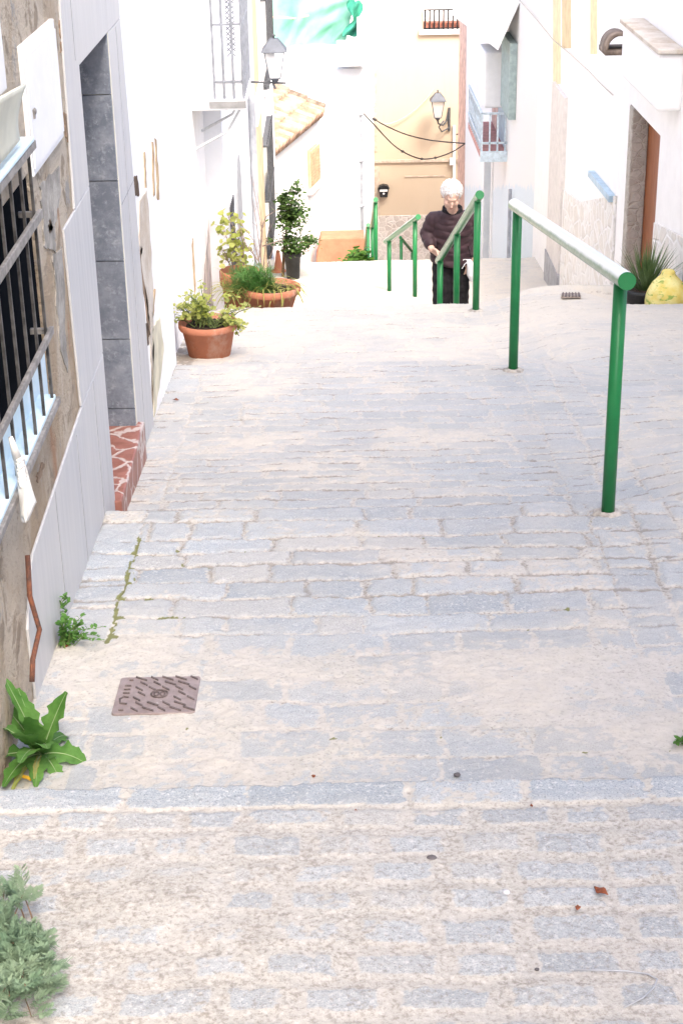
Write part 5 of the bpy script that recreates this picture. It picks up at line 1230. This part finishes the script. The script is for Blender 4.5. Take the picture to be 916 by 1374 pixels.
def hand(wr, dr, side, curl, mb):
    """palm with four bent fingers and a thumb; dr = direction of the forearm, side = towards the thumb"""
    dr = dr.normalized(); side = (side-dr*side.dot(dr)).normalized(); dn = dr.cross(side); dn = dn if dn.z < 0 else -dn
    pc = wr+dr*.045
    for k in range(4):
        o = side*(.030-.020*k); L = (.036, .041, .038, .030)[k]
        a = wr+dr*.015+o*.7; k0 = wr+dr*.082+o; k1 = k0+(dr*cos(curl)+dn*sin(curl))*L; k2 = k1+(dr*cos(curl*2.1)+dn*sin(curl*2.1))*L*.72; k3 = k2+(dr*cos(curl*2.9)+dn*sin(curl*2.9))*L*.55
        mb.limb([a, k0, k1, k2, k3], [.012, .0105, .0088, .0078, .0066], 8)
    t0 = wr+dr*.02+side*.02; t1 = wr+dr*.05+side*.046+dn*.012; t2 = t1+dr*.026+side*.008+dn*.018; t3 = t2+dr*.016+dn*.016; mb.limb([t0, t1, t2, t3], [.014, .0105, .009, .0075], 8)
dL = (haL-elL).normalized(); dR = (haR-elR).normalized()
b.limb([ns+v(-.10, .05, -.06), shL+v(.03, 0, -.03), elL, haL], [.045, .042, .038, .027]); hand(haL, v(.55, -.35, -.35), v(0, -.5, .8), .75, b)
b.limb([ns+v(.10, .05, -.06), shR+v(-.03, 0, -.03), elR, haR], [.045, .042, .038, .027]); hand(haR, v(-.15, -.25, -1), v(-.7, -.6, 0), .55, b)
kz = lambda f: foot_z+f
fL, fR = v(hip.x-.085, YW-.02, foot_z), v(hip.x+.075, YW+.14, foot_z)
b.limb([hip+v(-.08, 0, -.05), v(fL.x, YW-.04, kz(.46)), v(fL.x, YW+.05, kz(.09)), v(fL.x, YW-.06, kz(.05))], [.065, .048, .04, .036])
b.limb([hip+v(.08, 0, -.05), v(fR.x, YW+.05, kz(.46)), v(fR.x, YW+.19, kz(.09)), v(fR.x, YW+.08, kz(.05))], [.065, .048, .04, .036])
body = b.build('body', M['skin'], per); remesh(body, .0052, 3)
m = MB(); E(m, H(0, -.0935, -.0645), (.019, .004, .0045), 12, 6, ax); E(m, H(0, -.090, -.0725), (.016, .004, .0045), 12, 6, ax); m.build('lips', M['lips'], body, True)
for s in (-1, 1):
    m = MB(); E(m, H(s*.029, -.0815, -.0045), (.0105, .004, .0016), 10, 6, ax); m.build('eyelid', plain('eyelid_shadow_tint', (.36, .22, .17), .8), body, True)  # lids tinted dark to paint in the slight shadow at the eyes
# hair: short loose white waves
r = random.Random(2); hb = MB(); E(hb, H(0, .034, .042), (.082, .088, .080), 24, 16, ax)
for i in range(230):
    d_ = rdir(r, -.65, 1)
    p = Vector((d_.x*.084, .034+d_.y*.090, .036+d_.z*.082))
    if p.y < -.020 and p.z < .072: continue
    if p.z < -.045 and p.y < .01: continue
    E(hb, H(*p), (r.uniform(.010, .020), r.uniform(.010, .020), r.uniform(.010, .020)), 8, 6)
hair = hb.build('hair', M['hair'], body); remesh(hair, .005, 2)
ws = MB()
for i in range(520):
    d_ = rdir(r, -.6, 1); p = Vector((d_.x*.088, .034+d_.y*.094, .036+d_.z*.086))
    if p.y < -.015 and p.z < .062: continue
    if p.z < -.04 and p.y < .015: continue
    t1 = Vector((r.gauss(0, 1), r.gauss(0, 1), r.gauss(-.5, .8))); t1 = (t1-d_*t1.dot(d_)).normalized()
    L = r.uniform(.02, .045); o_ = r.uniform(.004, .014); ws.tube([H(*p), H(*(p+t1*L*.5+d_*o_)), H(*(p+t1*L+d_*o_*r.uniform(.0, 1.1)))], [.0030, .0024, .0010], 5)
ws.build('hair_strands', M['hair'], hair, True)
# clothes
j = MB()
cx = hip.x
secs = [(ns.z-.030, .095, .085, -.01), (ns.z-.085, .155, .115, .0), (ns.z-.16, .168, .132, .02), (ns.z-.26, .165, .138, .045), (ns.z-.36, .168, .142, .05), (hip.z+.02, .172, .145, .06), (hip.z-.055, .168, .14, .06)]
zs = []
def ring_(z, rx, ry, dy): return [v(cx+rx*cos(q), YW+dy+ry*sin(q), z) for q in np.linspace(0, 2*pi, 40, endpoint=False)]
dense = []
za = [s_[0] for s_ in secs][::-1]
for z in np.linspace(secs[0][0], secs[-1][0], 70):
    rx = np.interp(z, za, [s_[1] for s_ in secs][::-1]); ry = np.interp(z, za, [s_[2] for s_ in secs][::-1]); dy = np.interp(z, za, [s_[3] for s_ in secs][::-1])
    qz = (secs[0][0]-z)/.062; puff = .010*abs(sin(pi*qz))**.6
    dense.append([v(cx+(rx+puff)*cos(q)*(1+.012*sin(5*q+z*30)), YW+dy+(ry+puff)*sin(q)+.004*sin(7*q+z*55), z+.010*cos(2*q)+.006*sin(3*q+z*40)) for q in np.linspace(0, 2*pi, 48, endpoint=False)])
n = 48; j.add([p for rg_ in dense for p in rg_], [(i*n+k, i*n+(k+1) % n, (i+1)*n+(k+1) % n, (i+1)*n+k) for i in range(69) for k in range(n)]+[tuple(range(n))[::-1], tuple(range(69*n, 70*n))])
def sleeve(pts, rs):
    P_ = []; R_ = []
    tot = 0
    for i in range(len(pts)-1):
        L = (pts[i+1]-pts[i]).length; m_ = max(4, int(L/.008))
        for k in range(m_):
            t = k/m_; P_.append(pts[i].lerp(pts[i+1], t)); R_.append(rs[i]+(rs[i+1]-rs[i])*t+.009*abs(sin(pi*(tot+L*t)/.058))**.6)
        tot += L
    P_.append(pts[-1]); R_.append(rs[-1]); j.tube(P_, R_, 20)
    for p, q in zip(pts[:-1], rs[:-1]): j.ell(p, (q, q, q), 16, 10)
sleeve([ns+v(-.08, .05, -.085), shL+v(.012, .02, -.01), elL+v(.012, .01, 0), haL-dL*.02], [.070, .062, .056, .040])
sleeve([ns+v(.08, .05, -.085), shR+v(-.015, .02, -.01), elR+v(-.012, .01, 0), haR-dR*.03], [.070, .062, .056, .042])
j.ell(ns+v(0, .045, -.05), (.12, .10, .065), 20, 12)
jk = j.build('jacket', M['jacket'], per); remesh(jk, .0062, 1)
c = MB(); cr = []
for k, (z, rx, ry) in enumerate(((-.055, .098, .090), (-.02, .088, .082), (.022, .082, .080), (.026, .070, .068), (-.03, .068, .066))):
    cr.append([ns+v(rx*cos(q), .038+ry*sin(q)+.30*z*0, z+.018*sin(q)) for q in np.linspace(0, 2*pi, 28, endpoint=False)])
c.add([p for q in cr for p in q], [(i*28+k, i*28+(k+1) % 28, (i+1)*28+(k+1) % 28, (i+1)*28+k) for i in range(4) for k in range(28)])
c.build('collar', M['collar'], jk, True)
zx = cx+.015
zp = MB(); zp.tube([v(zx-.010, YW-.072, ns.z-.035), v(zx-.005, YW-.082, ns.z-.085)], .006, 6); zp.build('zip_pull', M['cloth'], jk)
for s in (-1, 1):
    pk = MB(); pk.tube([v(cx+s*.125, YW-.088, hip.z+.12), v(cx+s*.150, YW-.078, hip.z+.02)], .004, 6); pk.build('pocket_zip', M['collar'], jk)
t_ = MB()
def leg(pts, rs):
    P_, R_ = [], []
    for i in range(len(pts)-1):
        for k in range(16):
            t = k/16; P_.append(pts[i].lerp(pts[i+1], t)); R_.append(rs[i]+(rs[i+1]-rs[i])*t+.004*sin(k*1.9+i*2))
    P_.append(pts[-1]); R_.append(rs[-1]); t_.tube(P_, R_, 20); t_.ell(pts[0], (rs[0],)*3, 16, 10)
leg([hip+v(-.07, .01, -.0), v(fL.x, YW-.03, kz(.46)), v(fL.x, YW+.04, kz(.07))], [.092, .074, .066]); leg([hip+v(.07, .01, -.0), v(fR.x, YW+.06, kz(.46)), v(fR.x, YW+.18, kz(.07))], [.092, .074, .066])
t_.ell(hip+v(0, .03, 0), (.155, .125, .12), 20, 12)
tb = t_.build('trousers', M['trousers'], per); remesh(tb, .008, 2)
for f_, dy in ((fL, 0), (fR, .14)):
    s_ = MB(); s_.ell(v(f_.x, YW-.06+dy, foot_z+.04), (.045, .12, .045), 16, 10); s_.ell(v(f_.x, YW+.03+dy, foot_z+.06), (.042, .06, .06), 14, 8)
    for q in s_.v: q.z = max(q.z, foot_z+.004)
    s_.build('shoe', M['shoe'], per, True)
bg = MB(); a = w(629, 348, -.06); r = random.Random(6)
bg.tube([a+v(-.005, 0, .0), a+v(-.045, -.01, .005), a+v(-.075, -.01, -.045), a+v(-.060, -.01, -.075), a+v(-.03, -.005, -.03), a+v(0, 0, -.01)], .0055, 8)
bg.tube([a, a+v(.01, 0, -.05), a+v(.018, .01, -.13), a+v(.025, .01, -.19)], [.018, .028, .035, .012], 12); bg.tube([a+v(.01, 0, -.02), a+v(.045, .01, -.05), a+v(.04, .01, -.12)], [.012, .022, .008], 10)
o = bg.build('bag', M['bag'], None, True, loc=a+v(0, 0, -.15)); remesh(o, .006, 1); tag(o, 'small white plastic bag with a looped strap in the woman\'s hand', 'bag')
SKY_S, SKY_AIR, SKY_DUST, SKY_OZ, SUN_S, SUN_A, EXPO = .14, .65, 5.0, .3, .85, 18, 2.40
# ------------------------------------------------------------------ daylight and camera
SUN_DIR = Vector((.285, -.58, .76)).normalized()       # towards the sun: behind the photographer's right shoulder
el = math.asin(SUN_DIR.z); az = math.atan2(SUN_DIR.x, SUN_DIR.y)
wd_ = bpy.data.worlds.new('World'); scene.world = wd_; wd_.use_nodes = True; nt = wd_.node_tree
bgn = nt.nodes['Background']; sky = nt.nodes.new('ShaderNodeTexSky'); sky.sky_type = 'NISHITA'; sky.sun_disc = False; sky.sun_elevation = el; sky.sun_rotation = az
sky.air_density = SKY_AIR; sky.dust_density = SKY_DUST; sky.ozone_density = SKY_OZ
nt.links.new(sky.outputs[0], bgn.inputs[0]); bgn.inputs[1].default_value = SKY_S
sl = bpy.data.lights.new('sun', 'SUN'); sl.energy = SUN_S; sl.angle = rad(SUN_A); sl.color = (1, .93, .82)
so = bpy.data.objects.new('sun', sl); COL.objects.link(so); so.rotation_euler = (-SUN_DIR).to_track_quat('-Z', 'Y').to_euler(); so.location = (4, -4, 12)
cam = bpy.data.cameras.new('camera'); co = bpy.data.objects.new('camera', cam); COL.objects.link(co); scene.camera = co
cam.sensor_fit = 'HORIZONTAL'; cam.sensor_width = 36; cam.lens = FPX/916*36; cam.clip_start = .05; cam.clip_end = 3000
co.matrix_world = Matrix(((_R.x, _U.x, -_F.x, 0), (_R.y, _U.y, -_F.y, 0), (_R.z, _U.z, -_F.z, 0), (0, 0, 0, 1)))
scene.view_settings.view_transform = 'Standard'; scene.view_settings.look = 'None'; scene.view_settings.gamma = 1; scene.view_settings.exposure = EXPO
scene.render.engine = 'CYCLES'; scene.cycles.max_bounces = 6; scene.cycles.diffuse_bounces = 4; scene.cycles.use_denoising = True; scene.cycles.sample_clamp_indirect = 8
